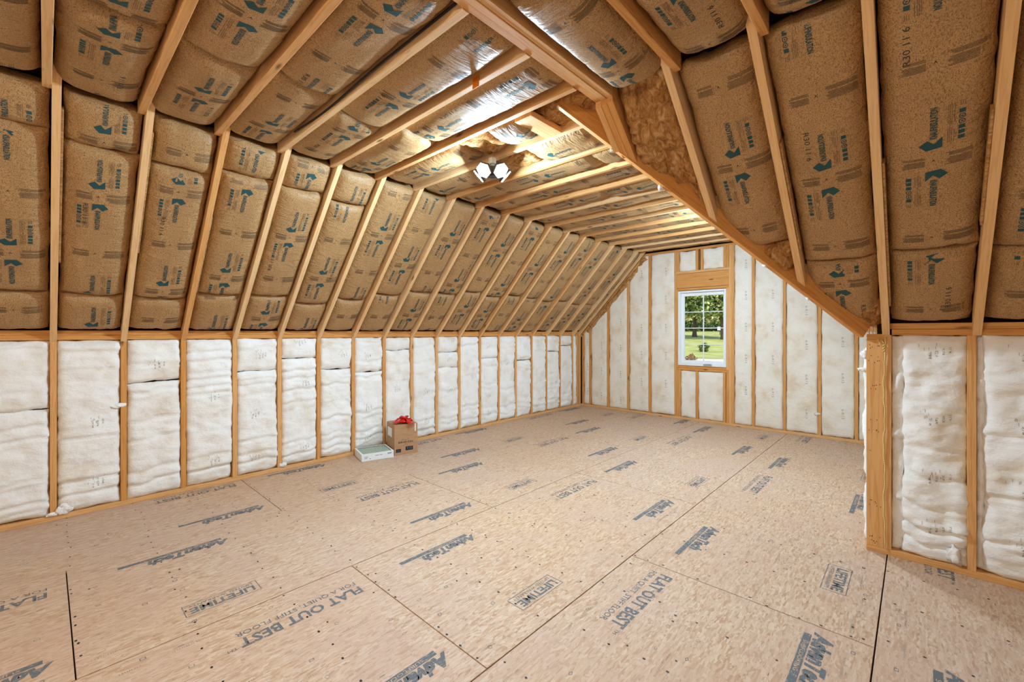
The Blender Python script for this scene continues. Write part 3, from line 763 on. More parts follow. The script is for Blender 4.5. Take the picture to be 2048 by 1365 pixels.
for k in range(len(ysw)):
    ya = ysw[k]+.019; yb = (ysw[k+1]-.019) if k+1 < len(ysw) else YF-.03
    b = Batt(ceil_wing, FS_W, ya+.003, yb-.003, .12, LEN_W-.03, 'kraft', crown=-.0, edge=-.05, step=.035, clip=lambda u: valley_w(u)+.06)
    kraft_print(b)
wall_wing = structure('wall_wing', boxes_mesh([(XC+.10, XC+.125, YR+.1, YF+.1, -.02, 1.6)], 'void'))
hplate('bottom_plate', wall_wing, (XC+.0445, YR+.0895, .019), (XC+.0445, YF, .019), .038, .089)
hplate('top_plate', wall_wing, (XC+.0445, YR+.1, 1.385), (XC+.0445, YF, 1.385), .038, .089)
ysw2 = [YR+.22+BAY*k for k in range(9)]
for y in ysw2: lumber('stud', wall_wing, (XC+.0445, y, .0385), (XC+.0445, y, 1.366), .038, .089, (-1, 0, 0))
FW_W = frame((XC, 0, 0), (0, 0, 1), (-1, 0, 0))
lastu = YR+.04
for y in ysw2:
    if y-.02-lastu > .08: Batt(wall_wing, FW_W, lastu, y-.02, .04, 1.36, 'white', crown=.022, edge=-.012, step=.02, lump=1.2)
    lastu = y+.02

# ---- far gable wall with the window --------------------------------------------------
WX0, WX1, WZ0, WZ1 = -2.925, -2.172, .902, 2.134           # window opening
wall_far = structure('wall_far', boxes_mesh([(XL-.15, WX0, YF+.092, YF+.11, -.03, 3.1), (WX1, XC+.2, YF+.092, YF+.11, -.03, 3.1), (WX0, WX1, YF+.092, YF+.11, -.03, WZ0), (WX0, WX1, YF+.092, YF+.11, WZ1, 3.1)], 'void'))
G = YF+.0445
def gz(x):                                                  # height of the sloped top of the gable wall at x
    return min(ZC+.01, ZL0+.02+(x-XL)*math.tan(ANG_L), 1.40+(XC-x)*math.tan(ANG_W))
def gstud(x, z0=.0385, z1=None, mat='lumber_warm', name='stud'):
    lumber(name, wall_far, (x, G, z0), (x, G, (gz(x)-.03) if z1 is None else z1), .038, .089, (0, 1, 0), mat)
hplate('bottom_plate', wall_far, (XL, G, .019), (XC, G, .019), .038, .089, 'lumber')
hplate('top_plate', wall_far, (XLJ, G, ZC-.005), (XWJ, G, ZC-.005), .038, .089, 'lumber_warm')
lumber('top_plate', wall_far, (XL, G, ZL0-.005), (XLJ, G, ZC-.005), .089, .038, (-1, 0, 1), 'lumber_warm')
lumber('top_plate', wall_far, (XC, G, 1.39), (XWJ, G, ZC-.005), .089, .038, (1, 0, 1), 'lumber_warm')
SX = [-4.655, -4.259, -3.846, -3.433, -2.97, -2.077, -1.792, -1.389, -.975, -.576]
for x in SX: gstud(x)
gstud(-4.82); gstud(-2.115, z0=.0385, mat='lumber')
gstud(-2.153, z0=.0385, z1=.82); gstud(-2.20, z1=.82); gstud(-2.153, z0=.862, z1=2.143, name='jack_stud', mat='lumber'); lumber('shim', wall_far, (-2.938, G, .0385), (-2.938, G, 2.143), .024, .088, (0, 1, 0), 'lumber_warm')
hplate('window_sill_plate', wall_far, (-2.925, G+.004, .8805), (-2.173, G+.004, .8805), .038, .08, 'lumber_warm')
gstud(-2.905, z1=.82); gstud(-2.62, z1=.82)
hplate('window_sill_plate', wall_far, (-2.95, G, .841), (-2.135, G, .841), .038, .089, 'lumber_warm')
hplate('window_head_plate', wall_far, (-2.95, G, 2.163), (-2.135, G, 2.163), .038, .089, 'lumber_warm')
lumber('header', wall_far, (-2.95, G, 2.305), (-2.135, G, 2.305), .075, .236, (0, 0, 1), 'lumber_warm')
hplate('header_plate', wall_far, (-2.95, G, 2.445), (-2.135, G, 2.445), .038, .089, 'lumber')
for x in (-2.93, -2.62, -2.545, -2.195, -2.155): gstud(x, 2.465, ZC-.026, name='cripple_stud')
FW_F = frame((0, YF, 0), (0, 0, 1), (0, -1, 0))             # u = -x
def gable_batt(xa, xb, z0, z1, marks=True):
    b = Batt(wall_far, FW_F, -xb+.001, -xa-.001, z0, z1, 'white', crown=.0, edge=-.022, mat='cream_wool', lump=.55, step=.026)
    return b
def gable_col(xa, xb, txt='6-R13'):
    """batt with a sloped top"""
    zt = lambda x: gz(x)-.03
    top = max(zt(xa), zt(xb))
    # build upside down so that the clipped end is the top: frame with v pointing down
    fr = frame((0, YF, 0), (0, 0, -1), (0, -1, 0))          # u = +x
    b = Batt(wall_far, fr, xa+.002, xb-.002, -top, -.042, 'white', crown=.0, edge=-.022, mat='cream_wool', lump=.55, step=.026, clip=lambda u: -zt(u))
    F = Flat(); v = .25
    while v < b.L-.2:
        q = Flat(); q.text(txt, 0, 0, .028, .13, 0); vv_, f, mi = q.arrays()
        lo = np.interp(b.W*.55, b.uu, b.lo)
        if v > lo+.1: F.add([(v+p, b.W*.62+q_*1.0) for p, q_ in vv_], f, 0)
        v += .48
    if F.v: b.print(F, ['ink_batt'], 'stamp')
cols = [(-4.801, -4.674), (-4.636, -4.278), (-4.24, -3.865), (-3.827, -3.452), (-3.414, -2.989), (-2.058, -1.811), (-1.773, -1.408), (-1.37, -.994), (-.956, -.595), (-.557, XC)]
for a, b_ in cols: gable_col(a, b_)
gable_batt(-2.886, -2.639, .042, .818); gable_batt(-2.601, -2.219, .042, .818)
gable_batt(-2.911, -2.639, 2.468, ZC-.03); gable_batt(-2.526, -2.214, 2.468, ZC-.03)
Batt(wall_far, frame((XL, YF-.002, ZL0), (math.cos(ANG_L), 0, math.sin(ANG_L)), (0, -1, 0)), -.10, .0, .12, LEN_L-.02, 'white', crown=.012, edge=-.02, mat='brown_wool', name='exposed_wool', lump=1.6)

# ---- right wall -----------------------------------------------------------------------
RY = YR+.0445
wall_right = structure('wall_right', boxes_mesh([(XC+.05, XE+.1, YR+.10, YR+.125, -.02, 1.9)], 'void'))
hplate('bottom_plate', wall_right, (XC, RY, .019), (XE, RY, .019), .038, .089)
hplate('top_plate', wall_right, (-.118, RY, 1.452), (XE, RY, 1.452), .037, .089, 'lumber_warm')
hplate('top_plate', wall_right, (-.15, RY+.001, 1.4905), (XE, RY+.001, 1.4905), .037, .089, 'lumber_warm')
post = lumber('corner_post', wall_right, (XC+.0435, YR+.0185, .0385), (XC+.0435, YR+.0185, 1.402), .087, .037, (0, 1, 0), 'lumber')
lumber('stud', wall_right, (XC+.019, YR+.083, .0385), (XC+.019, YR+.083, 1.402), .038, .089, (0, 1, 0), 'lumber_warm')
XR = [-.139, .2395, .646, 1.052, 1.459, 1.865, 2.27]
for x in XR: lumber('stud', wall_right, (x, RY, .0385), (x, RY, 1.433), .038, .089, (0, 1, 0), 'lumber')
lumber('blocking', wall_right, (XC+.002, RY, 1.421), (-.158, RY, 1.421), .088, .037, (0, 0, 1), 'lumber_warm')
vs_, fs = [], []
for (zc_, n_) in ((1.36, 5), (1.30, 2), (1.26, 4), (1.10, 4), (1.08, 2), (.86, 2), (.80, 4), (.66, 1), (.33, 4), (.30, 3), (.10, 4), (.07, 5)):
    for q in range(n_):
        x = XC+.012+rng.random()*.062; z = zc_+rng.normal()*.006; b = len(vs_); a = rng.random()*3
        vs_ += [(x+.0022*math.cos(a+k*math.pi/3), YR-.0009, z+.0040*math.sin(a+k*math.pi/3)) for k in range(6)]; fs.append(tuple(range(b, b+6)))
o = obj('nail_heads', mesh(vs_, fs, 'nail'), wall_right); o['kind'] = 'stuff'
FW_R = frame((0, YR, 0), (0, 0, 1), (0, -1, 0))             # u = -x
for k in range(len(XR)-1):
    xa, xb = XR[k]+.019, XR[k+1]-.019
    fine = k < 2
    b = Batt(wall_right, FW_R, -xb-.004, -xa-(.055 if k == 0 else .03), .04, 1.436, 'white', crown=-.004, edge=-.03, step=.012 if fine else .03, mat='white_wool',
             creases=[(.10, .022), (.19, .03), (.33, .012), (.52, .014), (.70, .008), (.95, .008)] if k == 0 else [(.2, .02), (.45, .02), (.8, .014)], lump=1.7, seed=41.3+k)
    if fine: white_marks(b, [1.25, .84, .48, .16], .55, 'R13', 4)
    Batt(wall_right, FW_R, -xa-(.055 if k == 0 else .03)-.008, -xa+.003, .045, 1.434, 'white', crown=-.03, edge=-.05, step=.014 if fine else .04, lump=1.6, name='insulation_flange', creases=[(.3, .02), (.7, .02), (1.0, .015)])
Batt(wall_right, frame((0, YR+.0, 0), (0, 0, 1), (0, -1, 0)), -.205, -.155, .045, .17, 'white', crown=.012, edge=-.03, step=.01, lump=1.5, name='insulation_scrap')

def tuft(parent, loc, size, mat='white_wool', stretch=(1, 1, 1), seed=0):
    bm = bmesh.new(); bmesh.ops.create_icosphere(bm, subdivisions=3, radius=1)
    for v in bm.verts:
        c = v.co; n = float(fbm(c.x*2.3+seed, c.y*2.3+c.z*1.7, seed))+.5*float(vnoise(c.x*6+seed, c.z*6+c.y*3, seed+3))
        c *= size*(1+.75*n); c.x *= stretch[0]; c.y *= stretch[1]; c.z *= stretch[2]
    me = bpy.data.meshes.new('tuft'); bm.to_mesh(me); bm.free(); me.materials.append(M[mat])
    me.polygons.foreach_set('use_smooth', [True]*len(me.polygons))
    return obj('wool_tuft', me, parent, Matrix.Translation(loc))
tuft(wall_left, (XL+.004, YS[6]-.035, .84), .022, stretch=(.6, 2.2, .9), seed=1)
tuft(wall_left, (XL+.004, YS[5]+.06, .075), .03, stretch=(.5, 1.4, 1.3), seed=2)
tuft(wall_left, (XL+.006, YS[5]-.005, .05), .018, stretch=(.6, 2.2, .8), seed=3)
tuft(wall_left, (XL+.004, YS[9]+.03, .06), .022, stretch=(.5, 1.6, 1.0), seed=4)
tuft(wall_right, (.165, YR-.004, .105), .034, stretch=(.9, .5, 1.5), seed=5)
tuft(wall_right, (XC-.012, YR+.03, 1.30), .016, stretch=(1.3, 1, 1.8), seed=6)
tuft(wall_right, (XC-.014, YR+.03, 1.20), .014, stretch=(2.0, 1, .9), seed=7)
for t_, sz in ((.35, .014), (.52, .010), (.70, .020), (.86, .014), (.2, .012)):
    p = V0.lerp(V1, t_); tuft(ceil_right, (p.x-.01, p.y+.012, p.z-.006), sz, stretch=(1, 1, 1.5), seed=int(t_*100))
tuft(wall_far, (-1.0, YF-.004, .33), .03, 'cream_wool', (1, .5, .7), 9)

# ---- walls behind the camera -------------------------------------------------------------
wall_back = structure('wall_back', boxes_mesh([(XL-.1, XE+.1, YB-.06, YB, -.02, ZC+.2)], 'cream_wool'))
wall_side = structure('wall_side', boxes_mesh([(XE, XE+.06, YB, YR+.1, -.02, ZC+.2)], 'cream_wool'))

# ---- window ---------------------------------------------------------------------------------
win = structure('window_1', None)
def wbox(name, parent, x0, x1, y0, y1, z0, z1, mat='vinyl'):
    bm = bmesh.new(); bmesh.ops.create_cube(bm, size=1)
    for v in bm.verts: v.co = ((x0+x1)/2+v.co.x*(x1-x0), (y0+y1)/2+v.co.y*(y1-y0), (z0+z1)/2+v.co.z*(z1-z0))
    bmesh.ops.bevel(bm, geom=bm.edges[:], offset=min(.003, .2*min(x1-x0, y1-y0, z1-z0)), segments=1, affect='EDGES')
    me = bpy.data.meshes.new(name); bm.to_mesh(me); bm.free(); me.materials.append(M[mat])
    return obj(name, me, parent)
f1 = .035
wbox('frame_jamb', win, WX0, WX0+f1, YF-.012, YF+.115, WZ0, WZ1); wbox('frame_jamb', win, WX1-f1+.008, WX1, YF-.012, YF+.115, WZ0, WZ1)
wbox('frame_head', win, WX0+f1, WX1-f1+.008, YF-.012, YF+.115, WZ1-.03, WZ1); fs_ = wbox('frame_sill', win, WX0+f1, WX1-f1+.008, YF-.012, YF+.115, WZ0, WZ0+.04)
sx0, sx1, sz0, sz1 = WX0+f1, WX1-f1+.008, WZ0+.04, WZ1-.03
sash = wbox('sash_stile', win, sx0, sx0+.045, YF+.035, YF+.085, sz0, sz1); wbox('sash_stile', win, sx1-.026, sx1, YF+.035, YF+.085, sz0, sz1)
wbox('sash_rail', win, sx0+.045, sx1-.026, YF+.035, YF+.085, sz1-.055, sz1); wbox('sash_rail', win, sx0+.045, sx1-.026, YF+.035, YF+.085, sz0, sz0+.045)
gx0, gx1, gz0, gz1 = sx0+.045, sx1-.026, sz0+.045, sz1-.055
cols_, rows_ = 2, 4
for i in range(cols_):
    for j in range(rows_):
        wbox('pane', win, gx0+(gx1-gx0)/cols_*i+.002, gx0+(gx1-gx0)/cols_*(i+1)-.002, YF+.057, YF+.061, gz0+(gz1-gz0)/rows_*j+.002, gz0+(gz1-gz0)/rows_*(j+1)-.002, 'glass')
wbox('muntin', win, (gx0+gx1)/2-.008, (gx0+gx1)/2+.008, YF+.050, YF+.068, gz0, gz1)
for j in (1, 2, 3): wbox('muntin', win, gx0, gx1, YF+.051, YF+.067, gz0+(gz1-gz0)/4*j-.007, gz0+(gz1-gz0)/4*j+.007)
cr = wbox('crank_base', win, -2.51, -2.38, YF-.03, YF-.010, WZ0+.012, WZ0+.036, 'handle_metal')
obj('crank_handle', tube_mesh([(-2.50, YF-.038, WZ0+.026), (-2.47, YF-.044, WZ0+.040), (-2.40, YF-.044, WZ0+.040), (-2.385, YF-.042, WZ0+.034)], [.007, .006, .006, .009], 'handle_metal'), cr)

# =================================================================== THINGS
# ---- ceiling lamp with folding leaves ------------------------------------------------
def lamp(loc, rz, label, lens, zrot=0):
    root = empty('ceiling_lamp', loc, rz, label, 'lamp')
    def cyl(name, r, z0, z1, mat, parent=root, n=20):
        vs_ = [(r*math.cos(2*math.pi*k/n), r*math.sin(2*math.pi*k/n), z) for z in (z0, z1) for k in range(n)]
        fs = [tuple(reversed(range(n))), tuple(range(n, 2*n))]+[(k, (k+1) % n, (k+1) % n+n, k+n) for k in range(n)]
        return obj(name, mesh(vs_, fs, mat), parent)
    cyl('screw_base', .014, .04, .085, 'handle_metal'); cyl('socket', .03, .07, .115, 'vinyl')
    cyl('hub', .036, -.03, .045, 'housing')
    for k in range(8):
        a = k*math.pi/4; vs_, fs = chamfer_box(.036, .052, -.002, .002, -.028, .04, .0005)
        obj('cooling_fin', mesh(vs_, fs, 'housing'), root, Matrix.Rotation(a, 4, 'Z'))
    # local +y looks at the camera; leaf outline is a hexagon-like plate
    hexa = [(-.058, -.03), (-.058, .036), (0, .066), (.058, .036), (.058, -.03), (0, -.062)]
    for (az, tilt, off, dz) in ((.66, 50, .105, -.012), (-.66, 50, .105, -.012), (1.72, 49, .105, -.02), (-1.72, 49, .105, -.02)):
        m = Matrix.Rotation(-az, 4, 'Z') @ Matrix.Translation((0, off, dz)) @ Matrix.Rotation(math.radians(tilt), 4, 'X')
        # plate lies in local xy, lit side is -z (down) then tilted to face outwards
        n = 6; vs_ = [(x*1.06, y*1.06, .0) for x, y in hexa]+[(x*1.0, y*1.0, .016) for x, y in hexa]
        fs = [tuple(reversed(range(n))), tuple(range(n, 2*n))]+[(k, (k+1) % n, (k+1) % n+n, k+n) for k in range(n)]
        leaf = obj('leaf', mesh(vs_, fs, 'housing'), root, m)
        vs_ = [(x*.98, y*.98, -.001) for x, y in hexa]+[(x*.92, y*.92, -.006) for x, y in hexa]
        fs = [tuple(range(n)), tuple(reversed(range(n, 2*n)))]+[((k+1) % n, k, k+n, (k+1) % n+n) for k in range(n)]
        me = mesh(vs_, fs, ['vinyl', lens]); me.polygons[1].material_index = 1
        obj('lens', me, leaf)
    return root
LX, LY, LZ = -2.465, 2.42, 2.715
lamp((LX, LY, LZ), math.atan2(-LY, -LX)-math.pi/2, 'glaring white lamp with folding leaves hanging from the ceiling joists', 'lamp_lens')
lamp((-.9, -1.25, 2.70), 0.3, 'added warm fill lamp on the joists of the wing behind the viewer', 'fill_lens_warm')  # unseen fixture, put in only to even out the brightness

lamp((-1.55, 5.0, 2.70), 2.2, 'added fill lamp in the far wing hidden behind the valley rafter', 'fill_lens_wing')  # hidden fixture, added to lift the gable and far floor

# ---- cardboard box ------------------------------------------------------------------------
DIR = math.atan2(.968, .25)                     # direction of the front faces (from near-left corner to right)
def local_empty(name, corner, label, cat): return empty(name, (corner[0], corner[1], .0012), DIR, label, cat)
bx = local_empty('cardboard_box', (-4.49, 2.80), 'brown cardboard box with printed front and black handling labels by the left wall', 'box')
BW, BD, BH = .283, .30, .350                     # local x along the front, +y into the wall
th = .004
def lbox(name, parent, x0, x1, y0, y1, z0, z1, mat, bev=.0015):
    bm = bmesh.new(); bmesh.ops.create_cube(bm, size=1)
    for v in bm.verts: v.co = ((x0+x1)/2+v.co.x*(x1-x0), (y0+y1)/2+v.co.y*(y1-y0), (z0+z1)/2+v.co.z*(z1-z0))
    if bev: bmesh.ops.bevel(bm, geom=bm.edges[:], offset=min(bev, .3*min(x1-x0, y1-y0, z1-z0)), segments=1, affect='EDGES')
    me = bpy.data.meshes.new(name); bm.to_mesh(me); bm.free(); me.materials.append(M[mat]); return obj(name, me, parent)
lbox('side_panel', bx, 0, BW, 0, th, 0, BH, 'cardboard'); lbox('side_panel', bx, 0, BW, BD-th, BD, 0, BH, 'cardboard')
lbox('side_panel', bx, 0, th, th, BD-th, 0, BH, 'cardboard'); lbox('side_panel', bx, BW-th, BW, th, BD-th, 0, BH, 'cardboard')
lbox('bottom_panel', bx, th, BW-th, th, BD-th, 0, th, 'cardboard')
lbox('flap', bx, 0, BW, 0, BD/2-.001, BH, BH+th, 'cardboard'); lbox('flap', bx, 0, BW, BD/2+.001, BD, BH, BH+th, 'cardboard')
def torn(name, pts, parent, mat, thick=.0006):
    n = len(pts); N_ = Vector((0, -1, 0)); vs_ = [Vector(p) for p in pts]+[Vector(p)+N_*thick for p in pts]
    fs = [tuple(range(n)), tuple(reversed(range(n, 2*n)))]+[((k+1) % n, k, k+n, (k+1) % n+n) for k in range(n)]
    return obj(name, mesh(vs_, fs, mat), parent)
lbox('shipping_sticker', bx, -.0008, 0, .10, .26, BH-.155, BH-.05, 'white_card', 0)
lbox('clear_tape', bx, BW-.035, BW-.022, -.0006, 0, BH-.09, BH, 'white_card', 0)
lbox('tape', bx, .0, BW, BD/2-.02, BD/2+.02, BH+th, BH+th+.0005, 'cardboard', 0)
PF = Flat()
PF.text('BRIDZEL', .048, .133, .020, .19, 0, bold=.015); PF.rect(.08, .18, .168, .1695, 0); PF.rect(.133, .1355, .118, .168, 0)
PF.circle(.10, .178, .0045, .9, 0, 8); PF.circle(.165, .182, .0045, .9, 0, 8); PF.rect(.115, .155, .118, .1195, 0)
for k in range(9): PF.rect(.105+k*.007, .109+k*.007, .108, .111, 0)
flat_obj('printed_front', bx, PF, lambda v: np.c_[v[:, 0], np.full(len(v), -.0006), v[:, 1]], ['box_print'])
for (x0, x1, z0, z1, kind) in ((.018, .078, .028, .068, 0), (.135, .225, .042, .088, 1)):
    l = lbox('black_label', bx, x0, x1, -.0009, 0, z0, z1, 'black_label', 0)
    q = Flat()
    if kind:
        q.rect(x0+.012, x0+.035, z1-.014, z1-.010); q.rect(x0+.021, x0+.026, z0+.01, z1-.014); q.rect(x0+.045, x0+.049, z0+.008, z1-.012); q.circle(x0+.068, z0+.018, .009, .4); q.rect(x0+.05, x0+.08, z1-.012, z1-.008)
    else:
        for j in range(3): q.rect(x0+.01, x1-.012, z0+.008+j*.009, z0+.0095+j*.009)
    flat_obj('label_symbols', l, q, lambda v: np.c_[v[:, 0], np.full(len(v), -.0014), v[:, 1]], ['print_blue'])

# ---- red bow on the box -------------------------------------------------------------------
c_, s_ = math.cos(DIR), math.sin(DIR)
def onbox(x, y, z): return (-4.49+x*c_-y*s_, 2.80+x*s_+y*c_, z)
bow = empty('ribbon_bow', onbox(.145, .075, BH+th+.003), DIR, 'crumpled red ribbon bow lying on the cardboard box', 'bow'); bow.scale = (1.45, 1.45, 1.5)
def petal(az, tilt, ln, wd, seed, name='loop'):
    vs_, fs = [], []; nu, nv = 6, 12
    for i in range(nv+1):
        t = i/nv; a = t*math.pi*1.75
        r = ln*.5*(1-math.cos(a)); h = ln*.36*math.sin(a)*1.0+.004
        for j in range(nu+1):
            w = (j/nu-.5)*wd*(.35+.75*math.sin(math.pi*min(1, t*1.1))); z = max(.002, h+.006*math.sin(seed+j*2.1+i*1.3)+.012*(j/nu-.5)**2*4*math.sin(seed))
            vs_.append((r+.004*math.sin(seed*3+j), w, z))
    for i in range(nv):
        for j in range(nu): a = i*(nu+1)+j; fs.append((a, a+1, a+nu+2, a+nu+1))
    me = mesh(vs_, fs, 'red_bow', True); o = obj(name, me, bow, Matrix.Rotation(az, 4, 'Z') @ Matrix.Rotation(-tilt, 4, 'Y'))
    md = o.modifiers.new('thick', 'SOLIDIFY'); md.thickness = .0012; return o
for k, (az, tl, ln) in enumerate(((.2, .1, .06), (1.5, .5, .055), (2.9, .15, .075), (4.0, .25, .06), (5.2, .3, .055), (.9, 1.0, .055), (3.6, .95, .06), (2.2, .8, .055))): petal(az, tl, ln, .055, k*1.7)
for az, L_, drop in ((3.45, .10, .0), (5.1, .10, .0)):
    vs_, fs = [], []
    for i in range(9):
        t = i/8; x = t*L_; z = .012+.008*math.sin(t*6+az)
        for j in range(3): vs_.append((x, (j-1)*.022*(1+.35*t)*(1 if not (i == 8 and j == 1) else 1), z+.003*(j == 1)))
    for i in range(8):
        for j in range(2): a = i*3+j; fs.append((a, a+1, a+4, a+3))
    o = obj('ribbon_tail', mesh(vs_, fs, 'red_bow', True), bow, Matrix.Rotation(az, 4, 'Z')); md = o.modifiers.new('thick', 'SOLIDIFY'); md.thickness = .0012
pk = empty('tissue_paper', onbox(.245, .22, BH+th+.0012), DIR+.3, 'small crumpled white tissue with a dark end on the box beside the bow', 'paper')
us = np.linspace(0, 1, 9); vs_, fs = [], []
for i in range(9):
    for j in range(9):
        x, y = (us[i]-.5)*.075, (us[j]-.5)*.07; z = .004+.022*math.exp(-((us[i]-.5)**2+(us[j]-.5)**2)*7)+.012*abs(math.sin(i*1.9+j*2.3))*(.3+us[i])
        vs_.append((x, y, max(.001, z)))
for i in range(8):
    for j in range(8): a = i*9+j; fs.append((a, a+9, a+10, a+1))
o = obj('sheet', mesh(vs_, fs, 'white_card', True), pk); md = o.modifiers.new('thick', 'SOLIDIFY'); md.thickness = .001
obj('dark_end', tube_mesh([(-.045, -.005, .018), (-.03, 0, .026), (-.012, .004, .030)], [.004, .009, .005], 'black_label'), pk)

# ---- air filter in its frame ------------------------------------------------------------------
af = local_empty('air_filter', (-4.53, 2.41), 'white pleated air filter with green mesh lying flat in front of the box', 'filter')
FWd, FDp, FH = .362, .335, .078
for (x0, x1, y0, y1) in ((0, FWd, 0, .006), (0, FWd, FDp-.006, FDp), (0, .006, .006, FDp-.006), (FWd-.006, FWd, .006, FDp-.006)): lbox('frame_side', af, x0, x1, y0, y1, 0, FH, 'white_card')
for (x0, x1, y0, y1) in ((.0, FWd, .0, .018), (0, FWd, FDp-.018, FDp), (0, .018, .018, FDp-.018), (FWd-.018, FWd, .018, FDp-.018)): lbox('frame_lip', af, x0, x1, y0, y1, FH, FH+.002, 'white_card')
vs_, fs = [], []
npl = 16
for k in range(npl*2+1):
    x = .016+(FWd-.032)*k/(npl*2); z = FH-.001 if k % 2 else FH-.012
    vs_ += [(x, .010, z), (x, FDp-.010, z)]
for k in range(npl*2): fs.append((2*k, 2*k+1, 2*k+3, 2*k+2))
obj('pleated_media', mesh(vs_, fs, 'filter_green'), af)
q = Flat()
for r_ in range(7):                              # wavy wire grid over the pleats
    y = .03+r_*.046
    for k in range(npl):
        x0 = .018+(FWd-.036)*k/npl; x1 = .018+(FWd-.036)*(k+1)/npl; xm = (x0+x1)/2
        for (a, b, ya, yb_) in ((x0, xm, y, y+.02), (xm, x1, y+.02, y)): q.add([(a, ya), (b, yb_), (b, yb_+.010), (a, ya+.010)], [(0, 1, 2, 3)])
flat_obj('support_grid', af, q, lambda v: np.c_[v[:, 0], v[:, 1], np.full(len(v), FH+.0005)], ['filter_line'])
q = Flat()
for (x0, x1, z) in ((.03, .07, .045), (.03, .06, .03), (.085, .10, .022), (.15, .19, .05), (.20, .23, .05), (.29, .34, .058), (.29, .33, .05), (.12, .121, .02), (.25, .252, .02)):
    q.rect(x0, x1, z, z+.006)
pe = flat_obj('printed_edge', af, q, lambda v: np.c_[v[:, 0], np.full(len(v), -.0005), v[:, 1]], ['print_blue']); pe['kind'] = 'stuff'

# ---- thin white strip between stud and box ---------------------------------------------------------
st = tag(lumber('plastic_strip', None, (XL+.032, 2.925, .002), (XL+.022, 2.93, .33), .006, .02, (0, 1, 0), 'vinyl'), 'thin white strip standing upright between the stud and the cardboard box', 'strip')
# ---- rope on the corner post ---------------------------------------------------------------------------
rp = empty('rope', (XC+.09, YR-.012, .05), 0, 'thin yellow rope hanging down the wooden corner post from a knot', 'rope')
pts = [(.001+.003*math.sin(i*.55)+.002*math.sin(i*1.7), .002*math.sin(i*.8), z) for i, z in enumerate(np.linspace(.0, 1.30, 40))]
obj('cord', tube_mesh(pts, .0045, 'rope', 6), rp)
kp = [(.004*math.cos(t*2.2)+.001, .005*math.sin(t*2.2)-.004, 1.27+t*.006) for t in np.linspace(0, 9, 40)]
obj('knot', tube_mesh(kp, .0048, 'rope', 6), rp)
obj('loop', tube_mesh([(0, -.002, 1.30), (-.018, -.004, 1.325), (-.030, -.004, 1.352), (-.024, -.006, 1.366), (-.008, -.006, 1.345), (.004, -.004, 1.318), (.006, -.004, 1.35), (.012, -.006, 1.372), (.010, -.004, 1.34), (.004, -.002, 1.30)], .003, 'rope', 6), rp)
# ---- orange tag, black cable -------------------------------------------------------------------------------
jy = YS[8]-.038
def ceil_px(px, py, z):
    a, b = (px-1024)/FPX, -(py-HORIZON)/FPX; t = (z-EYE)/b
    return Vector(((a*math.cos(YAW)-math.sin(YAW))*t, (a*math.sin(YAW)+math.cos(YAW))*t, z))
p = ceil_px(975, 178, ZC)
yj = min((y-.038 for y in YS), key=lambda y: abs(y-p.y))
tg = empty('paper_tag', (p.x, yj-.0215, ZC+.0), 0, 'small orange paper tag on the side of a ceiling joist', 'tag')
lbox('sheet', tg, -.026, .026, -.002, .0, -.03, .03, 'orange_tag', 0)
jy = YS[8]-.038
cb = [(x, jy-.030-.006*math.sin(x*5), ZC+.03+.012*math.sin(x*3.1)) for x in np.linspace(-3.2, XB0-.03, 26)]
tag(obj('electric_cable', tube_mesh(cb, .006, 'cable_black', 8)), 'black electric cable running beside a ceiling joist near the triple beam', 'cable')

# =================================================================== OUTDOORS
def ray(px, py, D):
    a, b = (px-1024)/FPX, -(py-HORIZON)/FPX
    d = Vector((a*math.cos(YAW)-math.sin(YAW), a*math.sin(YAW)+math.cos(YAW), b)); d *= D/math.hypot(d.x, d.y)
    return Vector((d.x, d.y, EYE+d.z))
prof_d = [0, 12, 30, 45, 63, 90, 112, 160, 320]; prof_z = [-3.2, -3.0, -1.9, -1.25, -1.07, .5, 1.35, 2.2, 4.0]
def gzd(x, y): return float(np.interp(math.hypot(x, y), prof_d, prof_z))
vs_, fs = [], []; n = 50
gxs = np.linspace(-190, 90, n+1); gys = np.r_[np.linspace(-40, 110, n-9), np.linspace(120, 300, 10)]
for y in gys:
    for x in gxs: vs_.append((x, y, gzd(x, y)+.25*float(vnoise(x*.06, y*.06, 2))))
for j in range(len(gys)-1):
    for i in range(n): a = j*(n+1)+i; fs.append((a, a+1, a+n+2, a+n+1))
ground = structure('ground', mesh(vs_, fs, 'lawn', True))
def leaves(center, rad, count, size, mat, sq=1., hollow=.35):
    v = rng.normal(size=(count, 3)); v /= np.linalg.norm(v, axis=1)[:, None]; r = (hollow+(1-hollow)*rng.random(count)**.6)
    lump = 1+.25*np.sin(v[:, 0]*5+center[0])*np.cos(v[:, 1]*4)+.18*np.sin(v[:, 2]*7+center[1])
    c = np.array(center)+v*(r*lump)[:, None]*np.array([rad, rad, rad*sq])
    a = rng.normal(size=(count, 3)); a /= np.linalg.norm(a, axis=1)[:, None]; b = np.cross(a, rng.normal(size=(count, 3))); b /= np.linalg.norm(b, axis=1)[:, None]
    s = size*(.6+.8*rng.random(count))[:, None]
    V_ = np.stack([c-a*s, c+b*s*.6, c+a*s, c-b*s*.6], 1).reshape(-1, 3)
    return V_, [(4*k, 4*k+1, 4*k+2, 4*k+3) for k in range(count)]
